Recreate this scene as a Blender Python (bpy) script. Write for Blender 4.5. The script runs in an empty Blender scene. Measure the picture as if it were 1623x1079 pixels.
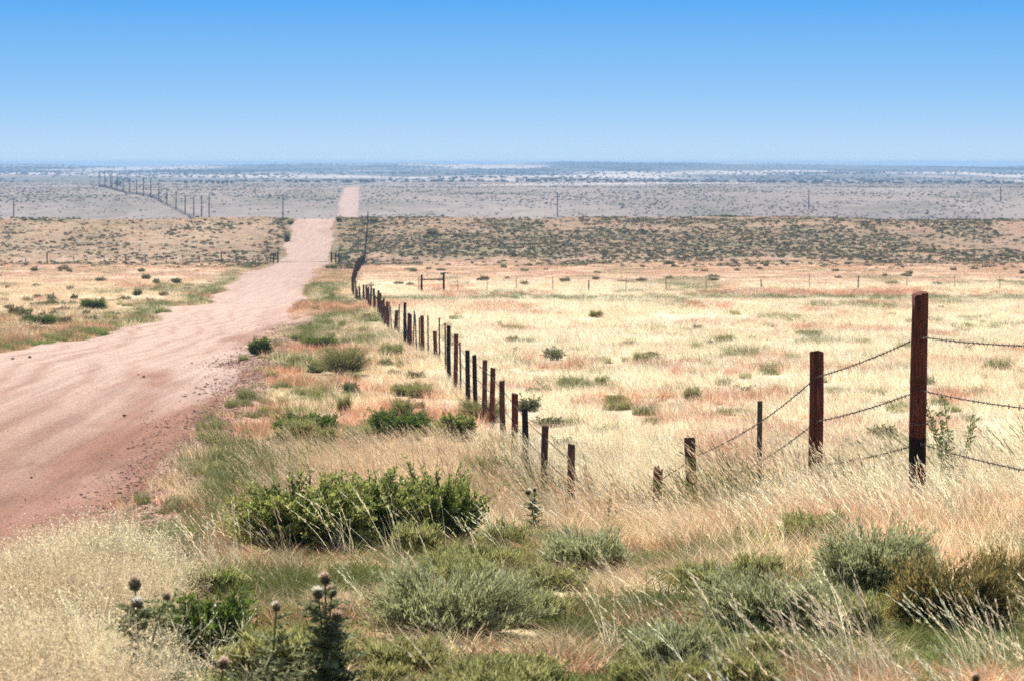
import bpy, math, random
import numpy as np
from mathutils import Vector

# ------------------------------------------------------------------ basics
scene = bpy.context.scene
COL = scene.collection
F, CX, HY, ZC = 4508.0, 811.5, 258.0, 6.6      # focal length in photo pixels, centre column, horizon row, eye height
rng = np.random.default_rng(11)
random.seed(11)
UP = np.array([0., 0., 1.])


def hsh(ix, iy, seed):
    n = (ix.astype(np.int64) * 374761393 + iy.astype(np.int64) * 668265263 + seed * 1274126177) & 0x7fffffff
    n = ((n ^ (n >> 13)) * 1274126177) & 0x7fffffff
    n = (n ^ (n >> 16)) & 0xffff
    return n / 65535.0


def vnoise(x, y, seed=0):
    x = np.asarray(x, float); y = np.asarray(y, float)
    ix = np.floor(x); iy = np.floor(y)
    fx = x - ix; fy = y - iy
    fx = fx * fx * (3 - 2 * fx); fy = fy * fy * (3 - 2 * fy)
    a = hsh(ix, iy, seed); b = hsh(ix + 1, iy, seed); c = hsh(ix, iy + 1, seed); d = hsh(ix + 1, iy + 1, seed)
    return (a * (1 - fx) + b * fx) * (1 - fy) + (c * (1 - fx) + d * fx) * fy


def fbm(x, y, seed=0, octv=4):
    s, a, t = 0., .5, 0.
    for k in range(octv):
        s = s + a * vnoise(np.asarray(x) * 2 ** k + 17.3 * k, np.asarray(y) * 2 ** k - 9.1 * k, seed + k); t += a; a *= .55
    return s / t


def sstep(a, b, x):
    t = np.clip((np.asarray(x, float) - a) / (b - a), 0, 1)
    return t * t * (3 - 2 * t)


def pchip(xs, ys):
    xs = np.array(xs, float); ys = np.array(ys, float)
    h = np.diff(xs); m = np.diff(ys) / h
    d = np.zeros_like(xs)
    for i in range(1, len(xs) - 1):
        if m[i - 1] * m[i] > 0:
            w1 = 2 * h[i] + h[i - 1]; w2 = h[i] + 2 * h[i - 1]
            d[i] = (w1 + w2) / (w1 / m[i - 1] + w2 / m[i])
    d[0], d[-1] = m[0], m[-1]

    def f(x):
        x = np.clip(np.asarray(x, float), xs[0], xs[-1])
        i = np.clip(np.searchsorted(xs, x, side='right') - 1, 0, len(xs) - 2)
        t = (x - xs[i]) / h[i]
        return ((1 + 2 * t) * (1 - t) ** 2 * ys[i] + t * (1 - t) ** 2 * h[i] * d[i]
                + t * t * (3 - 2 * t) * ys[i + 1] + t * t * (t - 1) * h[i] * d[i + 1])
    return f


# ------------------------------------------------------------------ terrain
valley = pchip([-300, 0, 30, 46, 55, 73, 86, 119, 150, 185, 199, 220, 244, 266, 307, 380, 423, 450, 500, 537, 560, 600, 700, 900, 1000,
                1130, 1288, 1450, 1600, 1750, 2200, 3000, 4000, 5000, 6000, 6800, 8000, 9500],
               [-5.2, -5.6, -6.0, -6.25, -6.35, -6.45, -6.55, -7.6, -8.5, -9.35, -10., -10.85, -11.15, -11.3, -11.9, -13.9, -14.75, -14.2, -12.3, -11.,
                -11.1, -12.6, -18, -24, -25, -23, -17.5, -15.5, -14.2, -15.4, -16.5, -18, -17.5, -13.5, -7.2, -4.6, -9, -16])
road_r = pchip([-300, 10, 30, 46, 60, 73, 86, 119, 150, 199, 266, 307, 423, 537, 1130, 1600, 1900],
               [-5.2, -6.3, -6.7, -7.05, -7.35, -7.95, -8.6, -10.4, -12.2, -15.05, -18.9, -21.2, -27.2, -33.4, -61.3, -86, -102])
road_w = pchip([-300, 46, 100, 119, 150, 199, 307, 423, 537, 1130, 1600, 1900], [10, 10.2, 10.2, 9.4, 7.2, 7.6, 7.6, 7.5, 7.6, 8.4, 8.5, 8.5])
crest_x = lambda x: np.clip(19.5 + 1.05 * np.maximum(x - 1.2, 0) - 7.7 * sstep(-1.25, -2.75, x), 11.5, 26)


def edges(d):
    r = road_r(d) + (vnoise(d / 3.1, d * 0, 5) - .5) * .7 + (vnoise(d / 11., d * 0, 6) - .5) * .9
    l = road_r(d) - road_w(d) + (vnoise(d / 3.7, d * 0, 7) - .5) * .8 + (vnoise(d / 13., d * 0, 8) - .5) * 1.2
    return l, r


def height(x, d):
    x = np.asarray(x, float); d = np.asarray(d, float)
    v = valley(d)
    far = sstep(4300, 6300, d)
    v = v + far * ((fbm(x / 300., d / 1800., 31, 4) - .5) * 13 + 2.2 * np.exp(-((x - 160) / 560.) ** 2) - 4. * sstep(550, 1200, x) - 3.5 * sstep(-150, -900, x))
    v = v + sstep(250, 500, d) * (1 - .6 * sstep(900, 2500, d)) * (fbm(x / 45., d / 60., 33, 3) - .5) * 1.3
    v = v + sstep(1500, 2500, d) * (fbm(x / 220., d / 500., 36, 3) - .5) * (3. + 4. * sstep(2000, 3200, d))
    # small rise under the distant pole row
    v = v + 1.2 * np.exp(-((x + 175) / 40.) ** 2 - ((d - 1320) / 90.) ** 2)
    near = sstep(-20, 60, d)
    rough = (fbm(x / 7., d / 7., 41, 4) - .5) * .5 * near + (fbm(x / 1.3, d / 1.3, 45, 3) - .5) * .12
    v = v + rough * (1 + sstep(100, 400, d))
    # the knoll the photograph is taken from
    e = crest_x(x)
    zh = lambda q: -1.70 - .040 * np.maximum(q, -40)
    t = d - e
    soft = np.where(t > 6, t, .9 * np.log1p(np.exp(np.clip(t / .9, -30, 30))))
    hill = zh(np.minimum(d, e)) - .19 * soft - .12 * np.maximum(0, np.abs(x) - 14) + (fbm(x / 2.2, d / 2.2, 51, 4) - .5) * .26
    k = .45
    q = np.clip(.5 + .5 * (hill - v) / k, 0, 1)
    z = v * (1 - q) + hill * q + k * q * (1 - q)
    # road bed with a low gravel shoulder
    l, r = edges(d)
    off = np.maximum(x - r, l - x)
    rz = valley(d) - .12
    m = sstep(1.6, -.1, off) * sstep(1850, 1750, d)
    z = z * (1 - m) + np.minimum(z, rz) * m
    z = np.where(m > .02, np.minimum(z, rz + .12 + .12 * np.maximum(off, 0) + .5 * (1 - m)), z)
    z = z + .13 * np.exp(-((x - r - .75) / .55) ** 2) * sstep(20, 40, d) * sstep(400, 250, d) * (.5 + vnoise(d / 1.7, x / 2., 9))
    return z + ZC


def hit(px, py, dmin=6., dmax=9000.):
    ds = np.geomspace(dmin, dmax, 9000)
    x = (px - CX) / F * ds
    zr = ZC - (py - HY) / F * ds
    h = height(x, ds)
    i = np.argmax(h >= zr)
    return float(x[i]), float(ds[i]), float(h[i])


def at_d(px, d):
    x = (px - CX) / F * d
    return x, d, float(height(np.array([x]), np.array([d]))[0])


# ------------------------------------------------------------------ mesh helpers
class MB:
    def __init__(s):
        s.v, s.f, s.c, s.n = [], [], [], 0

    def add(s, v, f, c=None):
        v = np.asarray(v, float).reshape(-1, 3)
        s.v.append(v); s.f.extend([(np.asarray(a) + s.n) for a in (f if isinstance(f, list) else [f])])
        if c is None: c = np.ones((len(v), 3))
        c = np.asarray(c, float)
        if c.ndim == 1: c = np.tile(c, (len(v), 1))
        s.c.append(c); s.n += len(v)

    def mesh(s, name, smooth=False):
        me = bpy.data.meshes.new(name)
        V = np.concatenate(s.v)
        fs = [a.reshape(-1, a.shape[-1]) for a in s.f if a.size]
        me.vertices.add(len(V)); me.vertices.foreach_set('co', V.astype(np.float32).ravel())
        loops = np.concatenate([a.ravel() for a in fs]).astype(np.int32)
        tot = np.concatenate([np.full(len(a), a.shape[1]) for a in fs]).astype(np.int32)
        start = np.concatenate([[0], np.cumsum(tot)[:-1]]).astype(np.int32)
        me.loops.add(len(loops)); me.loops.foreach_set('vertex_index', loops)
        me.polygons.add(len(tot)); me.polygons.foreach_set('loop_start', start); me.polygons.foreach_set('loop_total', tot)
        me.polygons.foreach_set('use_smooth', np.full(len(tot), smooth))
        ca = me.attributes.new('Col', 'FLOAT_COLOR', 'POINT')
        C = np.concatenate(s.c); C = np.concatenate([C, np.ones((len(C), 1))], 1)
        ca.data.foreach_set('color', C.astype(np.float32).ravel())
        me.update(calc_edges=True); me.validate()
        return me

    def build(s, name, mat, parent=None, smooth=False, link=True):
        me = s.mesh(name, smooth)
        o = bpy.data.objects.new(name, me); me.materials.append(mat)
        if link: COL.objects.link(o)
        if parent is not None: o.parent = parent
        return o


def tag(o, label=None, cat=None, group=None, kind=None):
    if label: o['label'] = label
    if cat: o['category'] = cat
    if group: o['group'] = group
    if kind: o['kind'] = kind
    return o


def empty(name, loc, rz=0.):
    o = bpy.data.objects.new(name, None); COL.objects.link(o)
    o.location = loc; o.rotation_euler = (0, 0, rz); o.empty_display_size = .1
    return o


def copy_tree(o, parent=None):
    c = o.copy(); COL.objects.link(c); c.parent = parent
    for ch in list(o.children): copy_tree(ch, c)
    return c


def tube(path, rad, n=6, cap=True):
    P = np.asarray(path, float); R = np.broadcast_to(np.asarray(rad, float), (len(P),))
    T = np.gradient(P, axis=0); T /= np.linalg.norm(T, axis=1, keepdims=True) + 1e-9
    ref = np.array([0., 0, 1]) if abs(T[0, 2]) < .9 else np.array([1., 0, 0])
    A = np.cross(T, ref); A /= np.linalg.norm(A, axis=1, keepdims=True) + 1e-9
    B = np.cross(T, A)
    an = np.linspace(0, 2 * np.pi, n, endpoint=False)
    V = P[:, None] + R[:, None, None] * (np.cos(an)[None, :, None] * A[:, None] + np.sin(an)[None, :, None] * B[:, None])
    idx = np.arange(len(P) * n).reshape(len(P), n); nx = np.roll(idx, -1, 1)
    f = [np.stack([idx[:-1], nx[:-1], nx[1:], idx[1:]], -1).reshape(-1, 4)]
    if cap: f += [idx[0][None], idx[-1][::-1][None]]
    return V.reshape(-1, 3), f


def box(c, s):
    c = np.asarray(c, float); s = np.asarray(s, float) / 2
    v = np.array([[x, y, z] for x in (-1, 1) for y in (-1, 1) for z in (-1, 1)]) * s + c
    return v, np.array([[0, 1, 3, 2], [4, 6, 7, 5], [0, 4, 5, 1], [2, 3, 7, 6], [0, 2, 6, 4], [1, 5, 7, 3]])


def blades(base, h, w, lean_dir, lean, curve, segs=3):
    """curved grass blades: quads, all arguments per blade"""
    n = len(base); s = np.linspace(0, 1, segs + 1)
    L = np.stack([np.cos(lean_dir), np.sin(lean_dir), np.zeros(n)], 1)
    wa = lean_dir + rng.uniform(.6, 2.5, n)
    W = np.stack([np.cos(wa), np.sin(wa), np.zeros(n)], 1)
    hz = (lean[:, None] * s + curve[:, None] * s ** 2) * h[:, None]
    vz = h[:, None] * (s - .28 * (curve[:, None] + .4 * lean[:, None]) * s ** 2)
    P = base[:, None] + hz[..., None] * L[:, None] + vz[..., None] * UP
    ww = w[:, None] * np.maximum(1 - s ** 1.4, .10) * .5
    A = P - ww[..., None] * W[:, None]; B = P + ww[..., None] * W[:, None]
    V = np.stack([A, B], 2).reshape(-1, 3)
    i = (np.arange(n) * (segs + 1) * 2)[:, None] + np.arange(segs) * 2
    f = np.stack([i, i + 1, i + 3, i + 2], -1).reshape(-1, 4)
    return V, f, P


def leaves(base, dirs, length, width, fold=.25):
    n = len(base)
    dirs = dirs / (np.linalg.norm(dirs, axis=1, keepdims=True) + 1e-9)
    r = rng.normal(size=(n, 3)) + np.array([0, 0, .4])
    b = np.cross(dirs, r); b /= np.linalg.norm(b, axis=1, keepdims=True) + 1e-9
    nn = np.cross(b, dirs)
    m = base + dirs * (length * .5)[:, None] + nn * (fold * width)[:, None]
    V = np.stack([base, m - b * (width * .5)[:, None], base + dirs * length[:, None], m + b * (width * .5)[:, None]], 1)
    i = (np.arange(n) * 4)[:, None]
    return V.reshape(-1, 3), np.concatenate([i, i + 1, i + 2, i + 3], 1)


# ------------------------------------------------------------------ materials
class NT:
    def __init__(s, name, world=False):
        s.m = bpy.data.materials.new(name); s.m.use_nodes = True
        s.t = s.m.node_tree; s.t.nodes.clear()
        s.out = s.t.nodes.new('ShaderNodeOutputMaterial')

    def n(s, typ, **kw):
        nd = s.t.nodes.new(typ)
        for k, v in kw.items():
            if hasattr(nd, k) and k not in ('Scale',): setattr(nd, k, v)
        return nd

    def l(s, a, b): s.t.links.new(a, b)

    def attr(s, name, typ='GEOMETRY'):
        a = s.n('ShaderNodeAttribute'); a.attribute_name = name; a.attribute_type = typ
        return a.outputs['Color']

    def noise(s, vec, scale, detail=4, rough=.6):
        nd = s.n('ShaderNodeTexNoise'); nd.inputs['Scale'].default_value = scale
        nd.inputs['Detail'].default_value = detail; nd.inputs['Roughness'].default_value = rough
        if vec is not None: s.l(vec, nd.inputs['Vector'])
        return nd.outputs['Fac']

    def ramp(s, fac, stops):
        nd = s.n('ShaderNodeValToRGB'); e = nd.color_ramp.elements
        while len(e) < len(stops): e.new(.5)
        for k, (p, c) in enumerate(stops):
            e[k].position = p; e[k].color = (*c, 1) if not np.isscalar(c) else (c, c, c, 1)
        s.l(fac, nd.inputs['Fac'])
        return nd.outputs['Color']

    def mix(s, fac, a, b, mode='MIX'):
        nd = s.n('ShaderNodeMix'); nd.data_type = 'RGBA'; nd.blend_type = mode
        for v, i in ((fac, 0), (a, 6), (b, 7)):
            if hasattr(v, 'type') and hasattr(v, 'links'): s.l(v, nd.inputs[i])
            elif np.isscalar(v): nd.inputs[i].default_value = v
            else: nd.inputs[i].default_value = (*v, 1)
        return nd.outputs[2]

    def scaled(s, vec, sc):
        nd = s.n('ShaderNodeMapping'); nd.inputs['Scale'].default_value = sc
        s.l(vec, nd.inputs['Vector']); return nd.outputs['Vector']

    def obj(s): return s.n('ShaderNodeTexCoord').outputs['Object']

    def pos(s): return s.n('ShaderNodeNewGeometry').outputs['Position']

    def rand(s): return s.n('ShaderNodeObjectInfo').outputs['Random']

    def principled(s, col, rough=.9, spec=.2, bump=None, bstr=.5, bdist=.02):
        p = s.n('ShaderNodeBsdfPrincipled'); p.inputs['Roughness'].default_value = rough
        p.inputs['Specular IOR Level'].default_value = spec
        if hasattr(col, 'links'): s.l(col, p.inputs['Base Color'])
        else: p.inputs['Base Color'].default_value = (*col, 1)
        if bump is not None:
            b = s.n('ShaderNodeBump'); b.inputs['Strength'].default_value = bstr; b.inputs['Distance'].default_value = bdist
            s.l(bump, b.inputs['Height']); s.l(b.outputs['Normal'], p.inputs['Normal'])
        s.l(p.outputs[0], s.out.inputs['Surface'])
        return p

    def leafy(s, col, trans=.45, gloss=0.):
        d = s.n('ShaderNodeBsdfDiffuse'); t = s.n('ShaderNodeBsdfTranslucent'); mx = s.n('ShaderNodeMixShader')
        mx.inputs[0].default_value = trans
        s.l(col, d.inputs['Color']); s.l(col, t.inputs['Color'])
        s.l(d.outputs[0], mx.inputs[1]); s.l(t.outputs[0], mx.inputs[2])
        o = mx.outputs[0]
        if gloss:
            g = s.n('ShaderNodeBsdfGlossy'); g.inputs['Roughness'].default_value = .45
            m2 = s.n('ShaderNodeMixShader'); m2.inputs[0].default_value = gloss
            s.l(o, m2.inputs[1]); s.l(g.outputs[0], m2.inputs[2]); o = m2.outputs[0]
        s.l(o, s.out.inputs['Surface'])


def mat_instanced(name, trans=.45):
    """grass: tint comes from each clump's own attribute, blade colour from the mesh"""
    m = NT(name)
    c = m.mix(1., m.attr('tint', 'INSTANCER'), m.attr('Col'), 'MULTIPLY')
    m.leafy(c, trans)
    return m.m


def mat_leaf(name, trans=.4, gloss=.04):
    m = NT(name); m.leafy(m.attr('Col'), trans, gloss); return m.m


def mat_plain(name, col, rough=.9, spec=.2):
    m = NT(name); m.principled(col, rough, spec); return m.m


def mat_wood(name, base, dark, light, stain=None):
    m = NT(name); o = m.obj()
    g = m.noise(m.scaled(o, (26, 26, 1.6)), 3., 6, .65)
    c = m.ramp(g, [(.3, dark), (.52, base), (.74, light)])
    big = m.noise(m.scaled(o, (4, 4, 2.2)), 1.6, 3)
    c = m.mix(m.ramp(big, [(.35, 0.), (.7, .75)]), c, dark)
    crack = m.noise(m.scaled(o, (40, 40, .55)), 2.2, 2, .4)
    cr = m.ramp(crack, [(.30, 1.), (.36, 0.)])
    c = m.mix(cr, c, (.012, .006, .004))
    v = m.n('ShaderNodeTexVoronoi'); v.inputs['Scale'].default_value = 1.; m.l(m.scaled(o, (11, 11, 4.2)), v.inputs['Vector'])
    c = m.mix(m.ramp(v.outputs['Distance'], [(.06, .85), (.13, 0.)]), c, (.02, .008, .005))
    if stain:
        sx = m.n('ShaderNodeSeparateXYZ'); m.l(o, sx.inputs[0])
        wob = m.n('ShaderNodeMath'); wob.operation = 'MULTIPLY_ADD'; m.l(m.noise(o, 9, 3), wob.inputs[0]); wob.inputs[1].default_value = .12; m.l(sx.outputs[2], wob.inputs[2])
        st = m.ramp(wob.outputs[0], [(stain[0], 0.), (stain[0] + .03, .95), (stain[1], .95), (stain[1] + .012, 0.)])
        c = m.mix(st, c, (.012, .010, .010))
    m.principled(c, .85, .15, bump=g, bstr=.6, bdist=.006)
    return m.m


M = {}
M['grass'] = mat_instanced('dry_grass_blades', .58)
M['scrub'] = mat_instanced('scrub_leaves', .5)
M['leaf'] = mat_leaf('bush_leaves', .45, .05)
M['fine'] = mat_leaf('sage_leaves', .5, 0.)
M['stem'] = mat_plain('woody_stem', (.11, .075, .05))
M['green_stem'] = mat_plain('thistle_stem', (.13, .15, .07))
M['wood_red'] = mat_wood('weathered_red_wood', (.17, .050, .028), (.055, .018, .012), (.36, .15, .09))
M['wood_corner'] = mat_wood('weathered_red_wood_stained', (.17, .046, .026), (.06, .018, .012), (.36, .14, .085), stain=(.44, .66))
M['wood_brown'] = mat_wood('weathered_brown_wood', (.13, .06, .035), (.05, .024, .016), (.32, .20, .14))
M['wood_black'] = mat_wood('charred_wood', (.022, .017, .014), (.010, .008, .007), (.05, .038, .03))
M['wood_grey'] = mat_wood('grey_wood', (.10, .085, .075), (.05, .045, .04), (.2, .17, .15))
M['steel'] = mat_plain('painted_post_steel', (.045, .055, .045), .55, .4)
M['dusty'] = mat_plain('dusty_steel', (.34, .25, .20), .8, .2)
M['wire'] = mat_plain('rusty_wire', (.12, .085, .065), .5, .5)
M['pole'] = mat_plain('pole_wood', (.045, .032, .028), .9)
M['ceramic'] = mat_plain('insulator', (.25, .22, .2), .4)
M['flower'] = mat_leaf('thistle_tuft', .6, 0.)
M['clod'] = mat_plain('dark_clod', (.07, .045, .035), .95, .1)

# ------------------------------------------------------------------ colour zones of the land
STRAW = np.array([.71, .54, .34]); CREAM = np.array([.87, .725, .515]); RED = np.array([.58, .33, .21]); TAN = np.array([.50, .35, .21])
OLIVE = np.array([.26, .25, .09]); GREEN = np.array([.12, .17, .055]); PINKTAN = np.array([.60, .43, .295])


def fence_x(d):
    return np.where(d < 244, 2.99 - .075 * (d - 20.9), -13.74 - .0459 * (d - 244))


def zones(x, d):
    """weights of straw, red and green plants at a place, with a paleness 0..1"""
    l, r = edges(d)
    fx = fence_x(d)
    right = sstep(-1.2, 1.2, x - fx); left = sstep(1., -1., x - l); mid = np.clip(1 - right - left, 0, 1)
    fz = sstep(70, 190, d)
    nr = fbm(x / 2.4, d / 4.6, 61, 4) * (1 - fz) + fbm(x / 6.5, d / 15., 63, 4) * fz
    ng = fbm(x / 2.1 + 50, d / 3.6, 71, 4) * (1 - fz) + fbm(x / 6. + 50, d / 13., 73, 4) * fz
    np_ = fbm(x / 5., d / 13., 81, 4)
    red = sstep(.57, .71, nr) * right * .62 + sstep(.46, .62, nr) * mid * .85 + sstep(.54, .68, nr) * left * .55
    green = sstep(.60, .70, ng) * right * .55 + sstep(.52, .64, ng) * mid * .8 + sstep(.56, .68, ng) * left * .6
    mf = mid * sstep(95, 150, d)
    green = np.maximum(green, mf * (.25 + .4 * sstep(.4, .6, ng)))
    # verges
    vr = np.exp(-((x - r - 1.7) / 1.2) ** 2) * sstep(20, 40, d); vl = np.exp(-((l - x - 1.1) / 1.0) ** 2)
    green = np.maximum(green, np.maximum(vr * .95 * sstep(.25, .45, ng), vl * .95) * sstep(1700, 1500, d))
    lnear = left * sstep(190, 150, d); red = np.maximum(red, lnear * .55 * sstep(.42, .55, nr)); green = np.maximum(green, lnear * .35)
    # the weedy strip along the cross fence
    band = right * np.exp(-((d - 229 - .03 * x) / 6.) ** 2); redb = right * sstep(8, 25, x) * np.exp(-((d - 241 - .02 * x) / 6.) ** 2)
    green = np.maximum(green, band * .8); red = np.maximum(red * (1 - band), redb * (.35 + .65 * sstep(.42, .55, nr)))
    # knoll
    kn = sstep(1., -1.5, d - crest_x(x) - 1.)
    nk = fbm(x / .9, d / 1.1, 91, 3)
    fl = np.exp(-((x + 2.3) / .75) ** 2) * kn
    red = red * (1 - kn) + kn * .45 * sstep(.5, .62, fbm(x / .8 + 9, d / 1., 95, 3)) * (1 - fl)
    green = green * (1 - kn) + kn * (.95 * sstep(.36, .52, nk) * np.maximum(sstep(19.5, 16.5, d), sstep(1.2, .2, x) * .8) + .12) * (1 - fl)
    far = sstep(255, 300, d)
    red *= (1 - .5 * far); green *= (1 - .4 * far)
    pale = np.clip(right * (.86 + 1.1 * (np_ - .42)) * (1 - .3 * kn) + mid * .35 * np_ + left * .55 * np_ + .0 * d, 0, 1)
    red = np.clip(red, 0, 1); green = np.clip(green, 0, 1) * (1 - .6 * red)
    return 1 - np.clip(red + green, 0, 1), red, green, pale, mid, left


def mixcol(x, d, jit=None):
    s, r, g, p, mid, left = zones(x, d)
    base = STRAW[None] * (1 - p[:, None]) + CREAM[None] * p[:, None]
    far = sstep(235, 300, d)[:, None]
    base = base * (1 - far) + PINKTAN[None] * far
    gr = OLIVE[None] * .55 + GREEN[None] * .45
    c = base * s[:, None] + RED[None] * r[:, None] + gr * g[:, None]
    if jit is not None:
        c = c * (1 + jit * rng.normal(size=(len(x), 1))) * (1 + .35 * jit * rng.normal(size=(len(x), 3)))
    return np.clip(c, .01, .85)


# ------------------------------------------------------------------ ground sheet
def make_ground():
    ds = np.concatenate([np.linspace(-120, 5, 26), np.geomspace(6, 9400, 980)])
    nt = 331
    t = np.linspace(-1, 1, nt)
    t = np.sign(t) * np.abs(t) ** 1.7
    hw = 34 + .5 * np.maximum(ds, 0)
    D, T = np.meshgrid(ds, t, indexing='ij')
    # follow the road a little so that its edge stays well resolved
    X = T * hw[:, None] + (road_r(D) - 0) * np.exp(-(T * 2.5) ** 2) * sstep(30, 140, D) * .85
    x, d = X.ravel(), D.ravel()
    z = height(x, d)
    c = mixcol(x, d)
    # litter and soil between the plants of the near land
    soil = np.array([.34, .22, .13])
    nearm = sstep(420, 200, d)[:, None]
    c = c * (1 - .6 * nearm) + (c * .45 + soil * .25) * .6 * nearm
    # scrubby rise
    n1 = fbm(x / 9., d / 22., 101, 4)[:, None]
    rise = (sstep(350, 470, d + 25 * (fbm(x / 30., d / 30., 105, 2) - .5) * 2) * sstep(760, 640, d))[:, None]
    leftside = sstep(0, -10, x - edges(d)[0])[:, None]
    rc = np.array([.27, .19, .13])[None] * (1 - .35 * leftside + .0) + .17 * leftside * np.array([.9, .7, .45])[None]
    rc = rc * (.7 + .6 * n1)
    gpatch = np.maximum(sstep(.42, .62, fbm(x / 9., d / 22., 211, 4)), sstep(.5, .62, fbm(x / 40., d / 30., 215, 3)))[:, None] * (.85 - .50 * leftside)
    rc = rc * (1 - gpatch) + np.array([.15, .14, .08])[None] * gpatch
    c = c * (1 - rise) + rc * rise
    # the plain beyond
    plain = sstep(640, 860, d)[:, None]
    n2 = fbm(x / 90., d / 260., 121, 4)[:, None]; n3 = fbm(x / 420., d / 900., 131, 4)[:, None]; n4 = fbm(x / 35., d / 90., 141, 4)[:, None]
    pc = np.array([.235, .188, .156])[None] * (.72 + .55 * n2)
    pc = pc * (1 - .5 * sstep(.5, .7, n4)) + np.array([.13, .12, .075])[None] * .5 * sstep(.5, .7, n4)
    pale = np.array([.60, .50, .42])[None]
    lp = (sstep(.50, .60, n3[:, 0]) * sstep(1750, 2300, d) * .85)
    lp = np.maximum(lp, sstep(-120, -330, x) * np.exp(-((d - 3900) / 500.) ** 2) * .95)
    lp = np.maximum(lp, np.exp(-((x - 30) / 190.) ** 2) * np.exp(-((d - 2750) / 260.) ** 2) * .8)
    lp = lp[:, None] * (.6 + .6 * n2); lp = np.clip(lp, 0, 1)
    pc = pc * (1 - lp) + pale * lp
    dk = (sstep(.52, .44, n3[:, 0]) * sstep(2300, 3600, d) * .85)
    dk = np.maximum(dk, sstep(-100, -260, x) * np.exp(-((d - 2750) / 260.) ** 2) * .7)
    dk = np.maximum(dk, sstep(4300, 5200, d) * .97 * sstep(.44, .54, fbm(x / 160., d / 700., 151, 4)))[:, None] * (1 - .8 * lp)
    pc = pc * (1 - dk) + np.array([.05, .058, .042])[None] * dk
    c = c * (1 - plain) + pc * plain
    _, re_ = edges(d); shd = (sstep(1.5, .9, x - re_) * sstep(-.5, 0, x - re_) * sstep(190, 140, d) * (d > 25))[:, None]
    c = c * (1 - shd) + np.array([.33, .20, .155])[None] * (.7 + .6 * fbm(x / .5, d / .8, 213, 3))[:, None] * shd
    mb = MB()
    idx = np.arange(len(ds) * nt).reshape(len(ds), nt)
    f = np.stack([idx[:-1, :-1], idx[:-1, 1:], idx[1:, 1:], idx[1:, :-1]], -1).reshape(-1, 4)
    mb.add(np.stack([x, d, z], 1), f, np.clip(c, .02, .8))
    m = NT('prairie_ground'); p = m.pos()
    col = m.attr('Col')
    n = m.noise(p, 2.6, 6, .7)
    col = m.mix(1., col, m.ramp(n, [(.3, .62), (.5, 1.), (.72, 1.35)]), 'MULTIPLY')
    nf = m.noise(m.scaled(p, (.09, .05, .09)), 1., 6, .72)
    col = m.mix(1., col, m.ramp(nf, [(.3, .7), (.5, 1.), (.7, 1.25)]), 'MULTIPLY')
    m.principled(col, .95, .1, bump=n, bstr=.7, bdist=.05)
    o = mb.build('ground', m.m, smooth=True)
    tag(o, 'rolling dry prairie of straw and rust coloured grassland', None, None, 'structure')


make_ground()


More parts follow.
